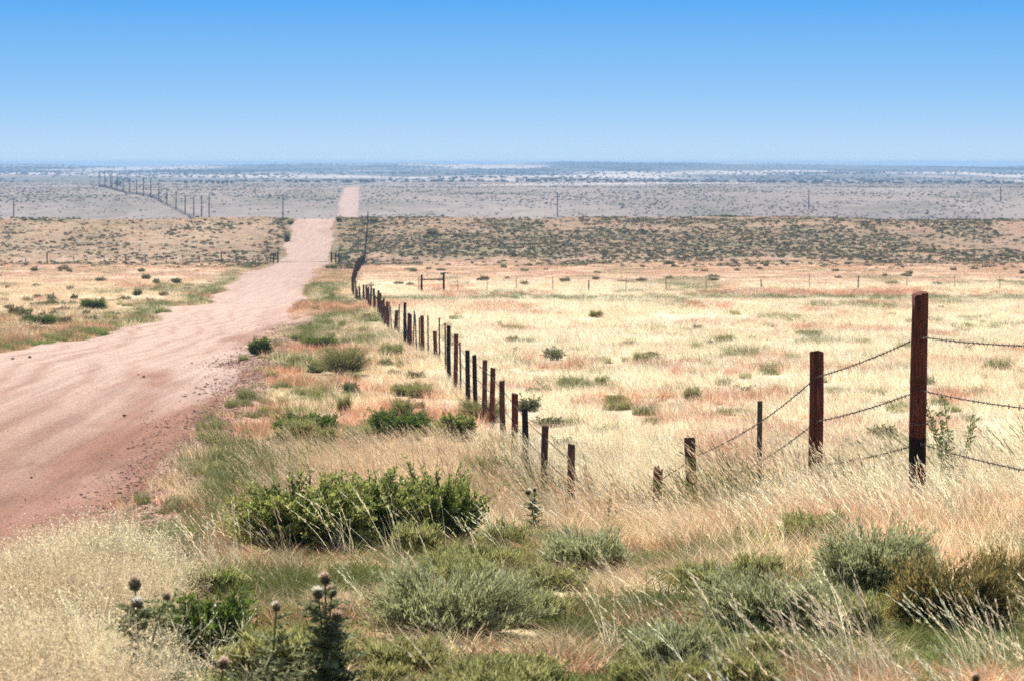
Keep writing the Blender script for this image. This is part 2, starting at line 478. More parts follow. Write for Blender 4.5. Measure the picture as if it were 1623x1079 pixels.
# ------------------------------------------------------------------ dirt road
def make_road():
    ds = np.concatenate([np.linspace(-60, 18, 20), np.geomspace(20, 1760, 900)])
    nu = 81; u = np.linspace(-1, 1, nu)
    l, r = edges(ds)
    # frayed edges
    X = (l + r)[:, None] / 2 + (r - l)[:, None] / 2 * u[None] * (1 + .03)
    D = np.repeat(ds[:, None], nu, 1)
    dr = sstep(700, 300, ds)[:, None]
    Z = valley(D) + .07 * (1 - np.abs(u) ** 2.2)[None] - .05
    Z = Z + (fbm(X / 1.1, D / 9., 161, 3) - .5) * .035 * dr + (fbm(X / .4, D / .5, 165, 2) - .5) * .02
    rut = sum(a_ * np.exp(-((u - c) / w_) ** 2) for c, w_, a_ in ((-.66, .05, 1.), (-.40, .035, .8), (-.22, .05, 1.), (.10, .04, .9), (.34, .05, .7), (.60, .06, 1.)))[None]
    Z = Z - .03 * rut * dr
    Z[:, 0] -= .25; Z[:, -1] -= .25; Z[:, 1] -= .03; Z[:, -2] -= .03
    x, d = X.ravel(), D.ravel(); uu = np.tile(u, len(ds))
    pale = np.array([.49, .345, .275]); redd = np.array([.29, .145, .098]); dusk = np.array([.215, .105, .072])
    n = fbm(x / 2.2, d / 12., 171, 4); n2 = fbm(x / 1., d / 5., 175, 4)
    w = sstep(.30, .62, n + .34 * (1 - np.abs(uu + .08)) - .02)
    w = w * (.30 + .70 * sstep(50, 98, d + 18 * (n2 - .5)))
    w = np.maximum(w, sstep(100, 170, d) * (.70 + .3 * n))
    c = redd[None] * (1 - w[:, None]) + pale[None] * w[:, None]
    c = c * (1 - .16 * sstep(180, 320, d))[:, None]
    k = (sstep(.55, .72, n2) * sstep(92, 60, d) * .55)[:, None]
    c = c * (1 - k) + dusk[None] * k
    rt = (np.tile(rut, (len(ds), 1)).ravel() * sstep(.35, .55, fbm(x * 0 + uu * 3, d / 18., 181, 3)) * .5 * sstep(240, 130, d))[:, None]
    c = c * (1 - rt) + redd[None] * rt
    mb = MB(); idx = np.arange(len(ds) * nu).reshape(len(ds), nu)
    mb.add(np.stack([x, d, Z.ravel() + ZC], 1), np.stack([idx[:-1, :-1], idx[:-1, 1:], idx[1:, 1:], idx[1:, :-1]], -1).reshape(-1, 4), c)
    m = NT('gravel_road'); p = m.pos(); col = m.attr('Col')
    g1 = m.noise(p, 9., 5, .75); g2 = m.noise(p, 34., 3, .8)
    col = m.mix(1., col, m.ramp(g1, [(.3, .72), (.5, 1.), (.7, 1.22)]), 'MULTIPLY')
    col = m.mix(1., col, m.ramp(g2, [(.36, .42), (.5, .98), (.66, 1.6)]), 'MULTIPLY')
    tr = m.noise(m.scaled(p, (2.4, .06, 1)), 1.5, 4, .6)
    col = m.mix(1., col, m.ramp(tr, [(.35, .86), (.6, 1.08)]), 'MULTIPLY')
    m.principled(col, .95, .1, bump=g1, bstr=1., bdist=.06)
    o = mb.build('dirt_road', m.m, smooth=True)
    tag(o, 'long straight reddish gravel road running over the rises to the horizon', None, None, 'structure')


make_road()


def road_z(x, d):
    l, r = edges(np.array([d])); u = np.clip((2 * x - l - r) / (r - l), -1, 1)[0]
    return float(valley(d)) + .07 * (1 - abs(u) ** 2.2) - .05 + ZC


# ------------------------------------------------------------------ scatter with geometry nodes (only for what nobody could count)
def scatter(name, protos, pts, rotz, scl, tint, idx, label, tilt=None):
    pc = bpy.data.collections.new(name + '_clumps')
    for o in protos: pc.objects.link(o)
    me = bpy.data.meshes.new(name); n = len(pts)
    me.vertices.add(n); me.vertices.foreach_set('co', pts.astype(np.float32).ravel())
    rot = np.zeros((n, 3)); rot[:, 2] = rotz
    if tilt is not None: rot[:, :2] = tilt
    for nm, typ, key, arr in (('rot', 'FLOAT_VECTOR', 'vector', rot), ('scl', 'FLOAT_VECTOR', 'vector', scl)):
        me.attributes.new(nm, typ, 'POINT').data.foreach_set(key, np.asarray(arr, np.float32).ravel())
    me.attributes.new('idx', 'INT', 'POINT').data.foreach_set('value', idx.astype(np.int32))
    me.attributes.new('tint', 'FLOAT_COLOR', 'POINT').data.foreach_set('color', np.concatenate([tint, np.ones((n, 1))], 1).astype(np.float32).ravel())
    o = bpy.data.objects.new(name, me); COL.objects.link(o)
    g = bpy.data.node_groups.new(name, 'GeometryNodeTree')
    g.interface.new_socket('Geometry', in_out='INPUT', socket_type='NodeSocketGeometry')
    g.interface.new_socket('Geometry', in_out='OUTPUT', socket_type='NodeSocketGeometry')
    N = g.nodes.new; L = g.links.new
    gi, go = N('NodeGroupInput'), N('NodeGroupOutput')
    ip = N('GeometryNodeInstanceOnPoints'); ci = N('GeometryNodeCollectionInfo')
    ci.inputs['Collection'].default_value = pc
    ci.inputs['Separate Children'].default_value = True; ci.inputs['Reset Children'].default_value = True
    ip.inputs['Pick Instance'].default_value = True

    def na(nm, dt):
        a = N('GeometryNodeInputNamedAttribute'); a.data_type = dt; a.inputs['Name'].default_value = nm; return a.outputs[0]
    er = N('FunctionNodeEulerToRotation'); L(na('rot', 'FLOAT_VECTOR'), er.inputs[0]); L(er.outputs[0], ip.inputs['Rotation'])
    L(na('scl', 'FLOAT_VECTOR'), ip.inputs['Scale']); L(na('idx', 'INT'), ip.inputs['Instance Index'])
    L(gi.outputs[0], ip.inputs['Points']); L(ci.outputs[0], ip.inputs['Instance']); L(ip.outputs[0], go.inputs[0])
    md = o.modifiers.new('scatter', 'NODES'); md.node_group = g
    tag(o, label, 'grass' if 'grass' in name else None, None, 'stuff')
    return o


WIND = math.pi     # stems lean towards -x


def proto_tuft(name, n, rad, h0, h1, w, windy=.25, spread=.5, mat='grass', segs=3, colvar=.18):
    a = rng.uniform(0, 2 * np.pi, n); r = rad * np.sqrt(rng.uniform(0, 1, n))
    base = np.stack([r * np.cos(a), r * np.sin(a), np.full(n, -.03)], 1)
    ld = a + rng.normal(0, .8, n)
    vx = np.cos(ld) * spread + windy * -1.; vy = np.sin(ld) * spread
    lean = np.hypot(vx, vy) * rng.uniform(.2, 1., n); ld = np.arctan2(vy, vx)
    h = rng.uniform(h0, h1, n)
    V, f, P = blades(base, h, w * rng.uniform(.7, 1.3, n), ld, lean, rng.uniform(.05, .5, n), segs)
    c = np.clip(1 + colvar * rng.normal(size=(n, 1)), .5, 1.35) * (1 + .04 * rng.normal(size=(n, 3)))
    mb = MB(); mb.add(V, f, np.repeat(c, (segs + 1) * 2, 0))
    return mb.build(name, M[mat], link=False)


def proto_stalks(name, n, rad, h0, h1, wind=.30):
    """long seed stalks with feathery heads, a few leaning blades below"""
    mb = MB()
    a = rng.uniform(0, 2 * np.pi, n); r = rad * np.sqrt(rng.uniform(0, 1, n))
    base = np.stack([r * np.cos(a), r * np.sin(a), np.full(n, -.03)], 1)
    vx = -wind * rng.uniform(.4, 1.5, n) + rng.normal(0, .16, n); vy = rng.normal(0, .2, n)
    ld = np.arctan2(vy, vx); lean = np.hypot(vx, vy); h = rng.uniform(h0, h1, n)
    V, f, P = blades(base, h, np.full(n, .0058), ld, lean, rng.uniform(.05, .35, n), 6)
    c = np.clip(1 + .12 * rng.normal(size=(n, 1)), .7, 1.3) * np.ones((1, 3))
    mb.add(V, f, np.repeat(c, 14, 0))
    k = 16
    for i in range(n):
        s = rng.uniform(.66, 1., k); j = np.clip(s * 6, 0, 5.999); q = j.astype(int); t = (j - q)[:, None]
        b = P[i, q] * (1 - t) + P[i, q + 1] * t
        dr = (P[i, 6] - P[i, 4]); dr = dr / np.linalg.norm(dr)
        dd = dr[None] + .13 * rng.normal(size=(k, 3))
        V, f = leaves(b, dd, rng.uniform(.035, .075, k), rng.uniform(.004, .007, k))
        mb.add(V, f, np.clip(c[i] * 1.08, 0, 1.4))
    m = n * 3
    a = rng.uniform(0, 2 * np.pi, m); r = rad * rng.uniform(0, 1, m)
    base = np.stack([r * np.cos(a), r * np.sin(a), np.full(m, -.03)], 1)
    V, f, _ = blades(base, rng.uniform(.3, .6, m) * h1, np.full(m, .004), rng.normal(np.pi, 1., m), rng.uniform(.1, .7, m), rng.uniform(.1, .6, m), 4)
    mb.add(V, f, np.repeat(np.clip(.95 + .15 * rng.normal(size=(m, 1)), .6, 1.2) * np.ones((1, 3)), 10, 0))
    return mb.build(name, M['grass'], link=False)


def proto_fluff(name, n, rad, h):
    """airy panicles: a cloud of hair-fine branchlets ending in specks"""
    mb = MB()
    a = rng.uniform(0, 2 * np.pi, n); r = rad * np.sqrt(rng.uniform(0, 1, n))
    base = np.stack([r * np.cos(a), r * np.sin(a), np.full(n, -.03)], 1)
    V, f, P = blades(base, rng.uniform(.6, 1., n) * h, np.full(n, .0022), rng.normal(np.pi, 1.2, n), rng.uniform(.05, .5, n), rng.uniform(.1, .4, n), 5)
    mb.add(V, f)
    k = 22
    for i in range(n):
        s = rng.uniform(.35, 1., k); j = np.clip(s * 5, 0, 4.999); q = j.astype(int); t = (j - q)[:, None]
        b = P[i, q] * (1 - t) + P[i, q + 1] * t
        dd = rng.normal(size=(k, 3)) + np.array([-.2, 0, .7])
        dd /= np.linalg.norm(dd, axis=1, keepdims=True)
        ln = rng.uniform(.03, .09, k)
        V, f = leaves(b, dd, ln, np.full(k, .0016)); mb.add(V, f)
        V, f = leaves(b + dd * ln[:, None], dd + .5 * rng.normal(size=(k, 3)), np.full(k, .008), np.full(k, .0045)); mb.add(V, f, np.array([1.1, 1.1, 1.05]))
    return mb.build(name, M['grass'], link=False)


def wedge(n, d0, d1, pad=2.5, power=1.):
    d = d0 + (d1 - d0) * rng.uniform(0, 1, n * 2) ** (1 / power)
    x = rng.uniform(-1, 1, n * 2) * (.19 * d + pad)
    keep = rng.uniform(0, 1, n * 2) < (.19 * d + pad) / (.19 * d1 + pad)
    x, d = x[keep], d[keep]
    l, r = edges(d); out = (x - r > .15) | (l - x > .05)
    return x[out], d[out]


def place(x, d):
    return np.stack([x, d, height(x, d)], 1)


def put(name, protos, x, d, tint, s0, s1, label, rz=.45, hs=None, spin=False):
    n = len(x)
    s = rng.uniform(s0, s1, n); scl = np.stack([s, s, s * (hs if hs is not None else 1.)], 1)
    rot = rng.uniform(0, 2 * np.pi, n) if spin else rng.normal(0, rz, n)
    return scatter(name, protos, place(x, d), rot, scl, tint, rng.integers(0, len(protos), n), label)


T_near = [proto_tuft('grass_clump_%d' % k, 34, .085, .12, .42, .0058, .2, .6) for k in range(5)]
T_low = [proto_tuft('low_clump_%d' % k, 40, .11, .05, .2, .0062, .05, .8) for k in range(3)]
T_stalk = [proto_stalks('seed_stalks_%d' % k, 7, .1, .5, .85) for k in range(5)]
T_fluff = [proto_fluff('airy_panicle_%d' % k, 20, .16, .46) for k in range(3)]
T_mid = [proto_tuft('field_clump_%d' % k, 60, .34, .16, .5, .013, .25, .5, segs=2) for k in range(5)]
T_far = [proto_tuft('far_clump_%d' % k, 70, .95, .14, .42, .03, .2, .5, segs=2) for k in range(4)]


def choose(x, d):
    s, r, g, p, mid, left = zones(x, d)
    u = rng.uniform(0, 1, len(x))
    return np.where(u < r, 1, np.where(u < r + g, 2, 0)), p, mid, left


def tint_for(k, p, n, dim=1.):
    base = STRAW * (1 - p[:, None]) + CREAM * p[:, None]
    gm = rng.uniform(0, 1, (n, 1)); green = OLIVE * (1 - gm) + GREEN * gm
    c = np.where((k == 1)[:, None], RED[None] * (.75 + .6 * rng.uniform(0, 1, (n, 1))), np.where((k == 2)[:, None], green, base))
    c = c * (1 + .16 * rng.normal(size=(n, 1)))
    return np.clip(c, .02, .86)


# ------------------------------------------------------------------ plants (each one a thing)
def dome_twigs(n, w, dp, h, lump=.35, flat=.5, seed=0):
    th = rng.uniform(0, 2 * np.pi, n); sp = rng.uniform(.0, 1, n) ** .8
    ph = np.arcsin(np.clip(sp, 0, 1))
    ln = 1 - lump * vnoise(th * 1.6 + seed * 3.1, ph * 3. + seed, 301 + seed) + rng.normal(0, .06, n)
    rr = rng.uniform(.40, 1., n) ** .5
    e = np.stack([w / 2 * np.cos(th) * np.cos(ph) ** flat, dp / 2 * np.sin(th) * np.cos(ph) ** flat, h * (.12 + .9 * np.sin(ph))], 1) * (ln * rr)[:, None]
    b = e * np.array([.25, .25, 0]); b[:, 2] = -.02
    e[:, 2] = np.maximum(e[:, 2], .03)
    return b, e


def curve_pts(b, e, s):
    """points on twigs that rise first and then spread"""
    hz = s[:, None] ** 1.5; vz = s[:, None] ** .8
    m = np.concatenate([np.repeat(hz, 2, 1), vz], 1)
    return b + (e - b) * m


def twig_mesh(b, e, rad):
    mb = MB()
    for i in range(len(b)):
        s = np.linspace(0, .92, 5)
        P = curve_pts(np.repeat(b[i:i + 1], 5, 0), np.repeat(e[i:i + 1], 5, 0), s)
        v, f = tube(P, np.linspace(rad, rad * .35, 5), 3, False); mb.add(v, f)
    return mb


FOOT = []


def bush(name, loc, w, h, style, seed=0, dp=None, link_root=None):
    dp = dp or w * .8
    FOOT.append((loc[0], loc[1], w / 2, dp / 2))
    root = empty(name, loc, random.uniform(-.4, .4))
    mb = MB(); size = max(w, h)
    if style == 'broad' or style == 'dark':
        nt, lpt = int(470 * min(1.8, max(.5, w))), 44
        big = 1. if loc[1] < 40 else 1.8
        ll, lw = (.030 * big, .016 * big) if style == 'broad' else (.024 * big, .013 * big)
        b, e = dome_twigs(nt, w, dp, h, .32, .40, seed)
        i = np.repeat(np.arange(nt), lpt); s = rng.uniform(.3, 1., len(i)) ** .7
        P = curve_pts(b[i], e[i], s)
        tw = e[i] - b[i]; tw /= np.linalg.norm(tw, axis=1, keepdims=True)
        dr = tw * .8 + rng.normal(0, .55, (len(i), 3)) + UP * .35
        P = P + rng.normal(0, .008, P.shape)
        V, f = leaves(P, dr, rng.uniform(.6, 1.25, len(i)) * ll, rng.uniform(.7, 1.2, len(i)) * lw)
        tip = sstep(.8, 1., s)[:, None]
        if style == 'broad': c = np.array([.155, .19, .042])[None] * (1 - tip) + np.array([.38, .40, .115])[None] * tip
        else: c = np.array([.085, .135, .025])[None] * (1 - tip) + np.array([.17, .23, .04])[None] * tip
        c = c * (1 + .22 * rng.normal(size=(len(i), 1))) * (1 + .05 * rng.normal(size=(len(i), 3)))
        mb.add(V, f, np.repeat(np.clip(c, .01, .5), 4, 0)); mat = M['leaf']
        sb = twig_mesh(b[:nt // 2], e[:nt // 2], .004 + .002 * size)
    elif style in ('sage', 'olive', 'gold'):
        nt, lpt = int(700 * min(1.6, max(.5, w))), 30
        b, e = dome_twigs(nt, w, dp, h, .26, .42, seed)
        i = np.repeat(np.arange(nt), lpt); s = rng.uniform(.22, 1., len(i)) ** .75
        P = curve_pts(b[i], e[i], s) + rng.normal(0, .006, (len(i), 3))
        tw = e[i] - b[i]; tw /= np.linalg.norm(tw, axis=1, keepdims=True)
        dr = tw * .7 + rng.normal(0, .45, (len(i), 3)) + UP * .6
        V, f = leaves(P, dr, rng.uniform(.6, 1.3, len(i)) * .036, rng.uniform(.7, 1.2, len(i)) * .0058)
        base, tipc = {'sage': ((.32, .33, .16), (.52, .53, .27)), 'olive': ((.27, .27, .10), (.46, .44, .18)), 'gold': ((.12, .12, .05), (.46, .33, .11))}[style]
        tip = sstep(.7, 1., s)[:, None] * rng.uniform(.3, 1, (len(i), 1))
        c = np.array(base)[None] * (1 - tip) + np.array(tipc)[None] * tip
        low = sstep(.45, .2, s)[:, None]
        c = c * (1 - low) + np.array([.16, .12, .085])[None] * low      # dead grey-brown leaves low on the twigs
        c = c * (1 + .2 * rng.normal(size=(len(i), 1)))
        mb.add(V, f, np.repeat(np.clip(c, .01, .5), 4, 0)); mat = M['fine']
        sb = twig_mesh(b[:nt // 2], e[:nt // 2], .003 + .0015 * size)
    elif style == 'shoots':       # grass-green clump of upright shoots
        n = int(900 * min(2., max(.4, w)))
        b, e = dome_twigs(n, w, dp, h, .4, .6, seed)
        b = e * np.array([.75, .75, 0]); b[:, 2] = -.02
        ld = rng.normal(np.pi, 1.1, n); hh = np.maximum(e[:, 2], .04) * rng.uniform(.7, 1.15, n)
        V, f, P = blades(b, hh, rng.uniform(.005, .010, n) * (1 + .5 * size), ld, rng.uniform(.05, .5, n), rng.uniform(.05, .45, n), 3)
        c = (np.array([.24, .30, .085]) if loc[1] < 40 or w > 1.2 else np.array([.30, .30, .11]))[None] * (1 + .25 * rng.normal(size=(n, 1))) * (1 + .07 * rng.normal(size=(n, 3)))
        mb.add(V, f, np.repeat(np.clip(c, .02, .5), 8, 0)); mat = M['leaf']
        sb = None
    o = mb.build('foliage', mat, root)
    if sb is not None: sb.build('branches', M['stem'], root)
    return root


def weed(name, loc, h, nst, leaf_len, col, spread=.35, leafy=1., dry=False, wide=.28):
    """upright broad stalks with long pointed leaves all the way up"""
    root = empty(name, loc, 0.); FOOT.append((loc[0], loc[1], .25 * h + .1, .2))
    st, lf = MB(), MB()
    for k in range(nst):
        hh = h * random.uniform(.65, 1.); a = random.uniform(0, 6.28); sp = spread * random.uniform(.2, 1.) * h
        s = np.linspace(0, 1, 8)
        P = np.stack([np.cos(a) * sp * s ** 1.3 - .06 * h * s ** 2, np.sin(a) * sp * s ** 1.3, hh * s - .02], 1)
        v, f = tube(P, np.linspace(.0055, .002, 8), 5); st.add(v, f)
        n = int(34 * leafy)
        t = rng.uniform(.12, 1., n); j = np.clip(t * 7, 0, 6.99); q = j.astype(int); fr = (j - q)[:, None]
        B = P[q] * (1 - fr) + P[q + 1] * fr
        an = np.arange(n) * 2.4
        dr = np.stack([np.cos(an), np.sin(an), rng.uniform(.1, .9, n)], 1)
        V, f = leaves(B, dr, leaf_len * rng.uniform(.5, 1.15, n) * (1.1 - .5 * t), leaf_len * wide * rng.uniform(.7, 1.1, n))
        c = np.array(col)[None] * (1 + .22 * rng.normal(size=(n, 1)))
        lf.add(V, f, np.repeat(np.clip(c, .01, .6), 4, 0))
    st.build('stem', M['stem'] if dry else M['green_stem'], root)
    lf.build('foliage', M['leaf'], root)
    return root


def thistle(name, loc, h, heads, seed, dark=1.):
    """spiny stem, lobed leaves, round bristly flower heads with a brown-pink tuft"""
    rr = random.Random(seed); root = empty(name, loc, rr.uniform(-1, 1))
    st, lf = MB(), MB(); tips = []
    for k in range(heads):
        a = rr.uniform(0, 6.28); hh = h * (1. if k == 0 else rr.uniform(.78, .97)); sp = 0.02 if k == 0 else rr.uniform(.04, .09) * (h / .45)
        s = np.linspace(0, 1, 9)
        P = np.stack([np.cos(a) * sp * s ** 2.2, np.sin(a) * sp * s ** 2.2, hh * s - .03], 1)
        v, f = tube(P, np.linspace(.0065, .0032, 9), 6); st.add(v, f)
        tips.append((P[-1], P[-1] - P[-2]))
        n = 26 if k == 0 else 18
        for q in range(n):
            t = rr.uniform(.05, .95); j = t * 8; i = min(int(j), 7); b = P[i] + (P[i + 1] - P[i]) * (j - i)
            an = q * 2.4 + k; L = (.15 - .085 * t) * h / .45 * rr.uniform(.8, 1.2)
            ax = np.array([math.cos(an), math.sin(an), rr.uniform(.25, .8)]); ax /= np.linalg.norm(ax)
            m = 12                                               # spiny lobes along a rib
            u = np.linspace(.1, 1, m)
            B = b + ax * (u * L)[:, None] - UP * (u ** 2 * L * .25)[:, None]
            side = np.cross(ax, UP); side /= np.linalg.norm(side)
            for sg in (-1, 1):
                dr = sg * side[None] + ax[None] * .7 + rng.normal(0, .28, (m, 3))
                V, f = leaves(B, dr, L * .36 * (1.1 - .7 * u) * rng.uniform(.8, 1.2, m), L * .17 * (1.1 - .5 * u))
                lf.add(V, f, np.repeat(np.clip(np.array([.27, .28, .145])[None] * dark * (1 + .25 * rng.normal(size=(m, 1))), .01, .4), 4, 0))
    st.build('stem', M['green_stem'], root); lf.build('leaves', M['fine'], root)
    for k, (p, dr) in enumerate(tips):
        dr = dr / np.linalg.norm(dr); R = .0180 * rr.uniform(.75, 1.25)
        hb = MB()
        nb = 170; g = np.arange(nb); z = 1 - 2 * (g + .5) / nb; an = g * 2.39996; rad = np.sqrt(1 - z * z)
        N = np.stack([rad * np.cos(an), rad * np.sin(an), z], 1)
        B = N * R * np.array([.9, .9, 1.1])
        keep = z < .45
        V, f = leaves(B[keep] * .8, N[keep] * .7 + UP * .6, np.full(keep.sum(), R * .62), np.full(keep.sum(), R * .24))
        hb.add(V, f, np.clip(np.array([.36, .29, .18])[None] * (1 + .25 * rng.normal(size=(len(V), 1))), .02, .5))
        th = np.linspace(0, np.pi, 7)
        v, f = tube(np.stack([0 * th, 0 * th, -np.cos(th) * R * .95], 1), np.maximum(np.sin(th), .05) * R * .82, 10); hb.add(v, f, np.array([.16, .14, .09]))
        o = hb.build('flower_head', M['fine'], root); o.location = tuple(p + dr * R * .7)
        o.rotation_euler = (rr.uniform(-.6, .6), rr.uniform(-.6, .6), 0)
        tb = MB(); nn = 170
        dv = rng.normal(0, .42, (nn, 3)); dv[:, 2] = 1; dv /= np.linalg.norm(dv, axis=1, keepdims=True)
        V, f = leaves(dv * R * .35, dv, R * rng.uniform(1., 1.6, nn), np.full(nn, R * .16))
        mixc = rng.uniform(0, 1, (nn, 1)); tc = np.array([.58, .40, .29]) * (1 - mixc) + np.array([.80, .66, .53]) * mixc
        if rr.random() < .3: tc = tc * 1.5
        tb.add(V, f, np.repeat(np.clip(tc, 0, .8), 4, 0))
        tb.build('tuft', M['flower'], o)
    return root


def pxbush(px, pbase, wpx, hpx, style, name, label, cat='bush', d=None, group=None, seed=0, dmul=1.):
    if d is None: x, dd, z = hit(px, pbase)
    else: x, dd, z = at_d(px, d)
    o = bush(name, (x, dd, z - .02), wpx / F * dd * 1.22, hpx / F * dd * 1.15, style, seed)
    return tag(o, label, cat, group)


# on the knoll
pxbush(478, 868, 250, 112, 'broad', 'leafy_bush', 'wide bright green leafy bush in the middle of the knoll, the broader half', seed=1)
pxbush(588, 858, 190, 122, 'broad', 'leafy_bush', 'middle lobe of the leafy thicket between the wide bush and the dark hearted one', seed=17)
pxbush(688, 864, 172, 128, 'broad', 'leafy_bush', 'rounded dark hearted green leafy bush beside the wider one', seed=2)
pxbush(715, 1002, 300, 112, 'sage', 'feathery_shrub', 'low wide grey green feathery mound in front of the leafy bushes', 'shrub', seed=3)
pxbush(930, 912, 165, 78, 'sage', 'feathery_shrub', 'smaller grey green feathery shrub behind the wide mound', 'shrub', seed=4)
pxbush(318, 1040, 215, 112, 'dark', 'mossy_bush', 'flat topped dark green mossy bush behind the thistles', 'bush', seed=5)
pxbush(905, 1088, 200, 66, 'shoots', 'green_clump', 'bright green shoots at the bottom edge under the wide mound', 'plant', seed=6)
pxbush(1390, 925, 225, 98, 'sage', 'feathery_shrub', 'blue green feathery shrub under the tall corner post', 'shrub', seed=7)
pxbush(1215, 992, 260, 92, 'sage', 'feathery_shrub', 'dull green feathery shrub with seed stalks in front, left of the golden one', 'shrub', seed=8)
pxbush(1510, 990, 250, 118, 'gold', 'golden_shrub', 'dark twiggy shrub with golden yellow tips', 'shrub', seed=9)
pxbush(1185, 862, 110, 46, 'shoots', 'green_clump', 'fresh green clump behind the dull feathery shrub near the brown post', 'plant', seed=10)
pxbush(1060, 1060, 150, 80, 'sage', 'feathery_shrub', 'small dark grey green shrub low among the leaning stalks', 'shrub', seed=11)
pxbush(265, 888, 170, 66, 'olive', 'roadside_weed', 'dark olive weed thicket where the knoll meets the gravel shoulder', 'plant', seed=12)
pxbush(415, 872, 130, 64, 'olive', 'roadside_weed', 'olive weed thicket touching the wide leafy bush', 'plant', seed=13)
pxbush(1445, 1065, 150, 60, 'shoots', 'green_clump', 'green shoots below the golden tipped shrub', 'plant', seed=14)
pxbush(800, 870, 90, 46, 'olive', 'low_weed', 'thin olive weed just right of the rounded leafy bush', 'plant', seed=15)


def pxz(px, d):
    x, dd, z = at_d(px, d); return (x, dd, z - .01)


def pxthistle(px, ytop, d, heads, label, seed, dark=1.):
    x, dd, z = at_d(px, d); ht = (ZC - (ytop - HY) / F * dd) - z
    return tag(thistle('thistle', (x, dd, z - .01), max(ht, .12), heads, seed, dark), label, 'thistle')


pxthistle(222, 915, 10.6, 3, 'spiny thistle with two fat seed heads in front of the mossy bush', 21)
pxthistle(517, 908, 10.7, 4, 'tall dark thistle with a cluster of pinkish heads', 22)
pxthistle(430, 950, 10.5, 1, 'thin thistle with one pale whitish head, beside the tall dark one', 23)
pxthistle(346, 1040, 10.0, 1, 'short thistle with a single head at the bottom edge', 24)
pxthistle(1538, 1060, 10.1, 1, 'lone dark brown thistle head below the golden tipped shrub', 25, .7)
pxthistle(848, 770, 20.5, 2, 'blue green thistle standing by itself right of the leafy bushes', 26, .9)

for (px, py, w, h, st, nm, lb) in [
    (590, 905, 120, 34, 'shoots', 'green_clump', 'yellow green clump just below the two leafy bushes'),
    (760, 905, 170, 44, 'olive', 'low_weed', 'wide olive weed mat between the leafy bushes and the grey green mound'),
    (1035, 890, 90, 40, 'shoots', 'green_clump', 'fresh green clump right of the smaller feathery shrub'),
    (1290, 868, 130, 62, 'olive', 'low_weed', 'olive weed with tiny seed tips behind the blue green shrub'),
    (1335, 1000, 150, 70, 'olive', 'low_weed', 'olive weed mass between the dull green shrub and the golden one'),
    (1590, 950, 120, 84, 'gold', 'golden_shrub', 'golden tipped shrub cut by the frame at the far edge'),
    (640, 1060, 160, 50, 'olive', 'low_weed', 'olive weed at the bottom edge beside the tall dark thistle'),
    (330, 1085, 190, 60, 'shoots', 'green_clump', 'bright green shoots below the mossy bush'),
    (130, 1075, 200, 50, 'olive', 'low_weed', 'olive weeds at the foot of the airy blond grass'),
    (775, 1070, 120, 40, 'shoots', 'green_clump', 'small green clump under the wide grey green mound'),
    (1120, 930, 120, 40, 'olive', 'low_weed', 'sparse olive weed among pale grass in the centre of the knoll'),
    (290, 855, 120, 50, 'shoots', 'roadside_weed', 'dark green weeds hugging the gravel at the foot of the knoll'),
    (228, 880, 80, 44, 'olive', 'roadside_weed', 'olive weeds nearest the darkest stretch of road')]:
    pxbush(px, py, w, h, st, nm, lb, 'plant', seed=len(lb))

# weeds by the fence
tag(weed('leafy_weed', pxz(1510, 24.2), 1.08, 8, .10, (.22, .245, .085), .24, 2.2, wide=.26), 'tall leafy weed standing right behind the corner post', 'plant')
tag(weed('dry_weed', pxz(1183, 34.), 1.25, 5, .08, (.22, .17, .09), .3, 1., True), 'dry brown weed behind the steel fence post', 'plant')
tag(weed('leafy_weed', pxz(1140, 26.5), .62, 5, .08, (.19, .19, .06), .5), 'small green weed between the brown post and the steel post', 'plant')
tag(weed('leafy_weed', pxz(1096, 27.5), .42, 6, .07, (.08, .11, .03), .6), 'dark green weed at the foot of the brown post', 'plant')
tag(weed('leafy_weed', pxz(960, 22.), .4, 5, .06, (.13, .15, .05), .5), 'green weed among pale stalks beside the half hidden post', 'plant')

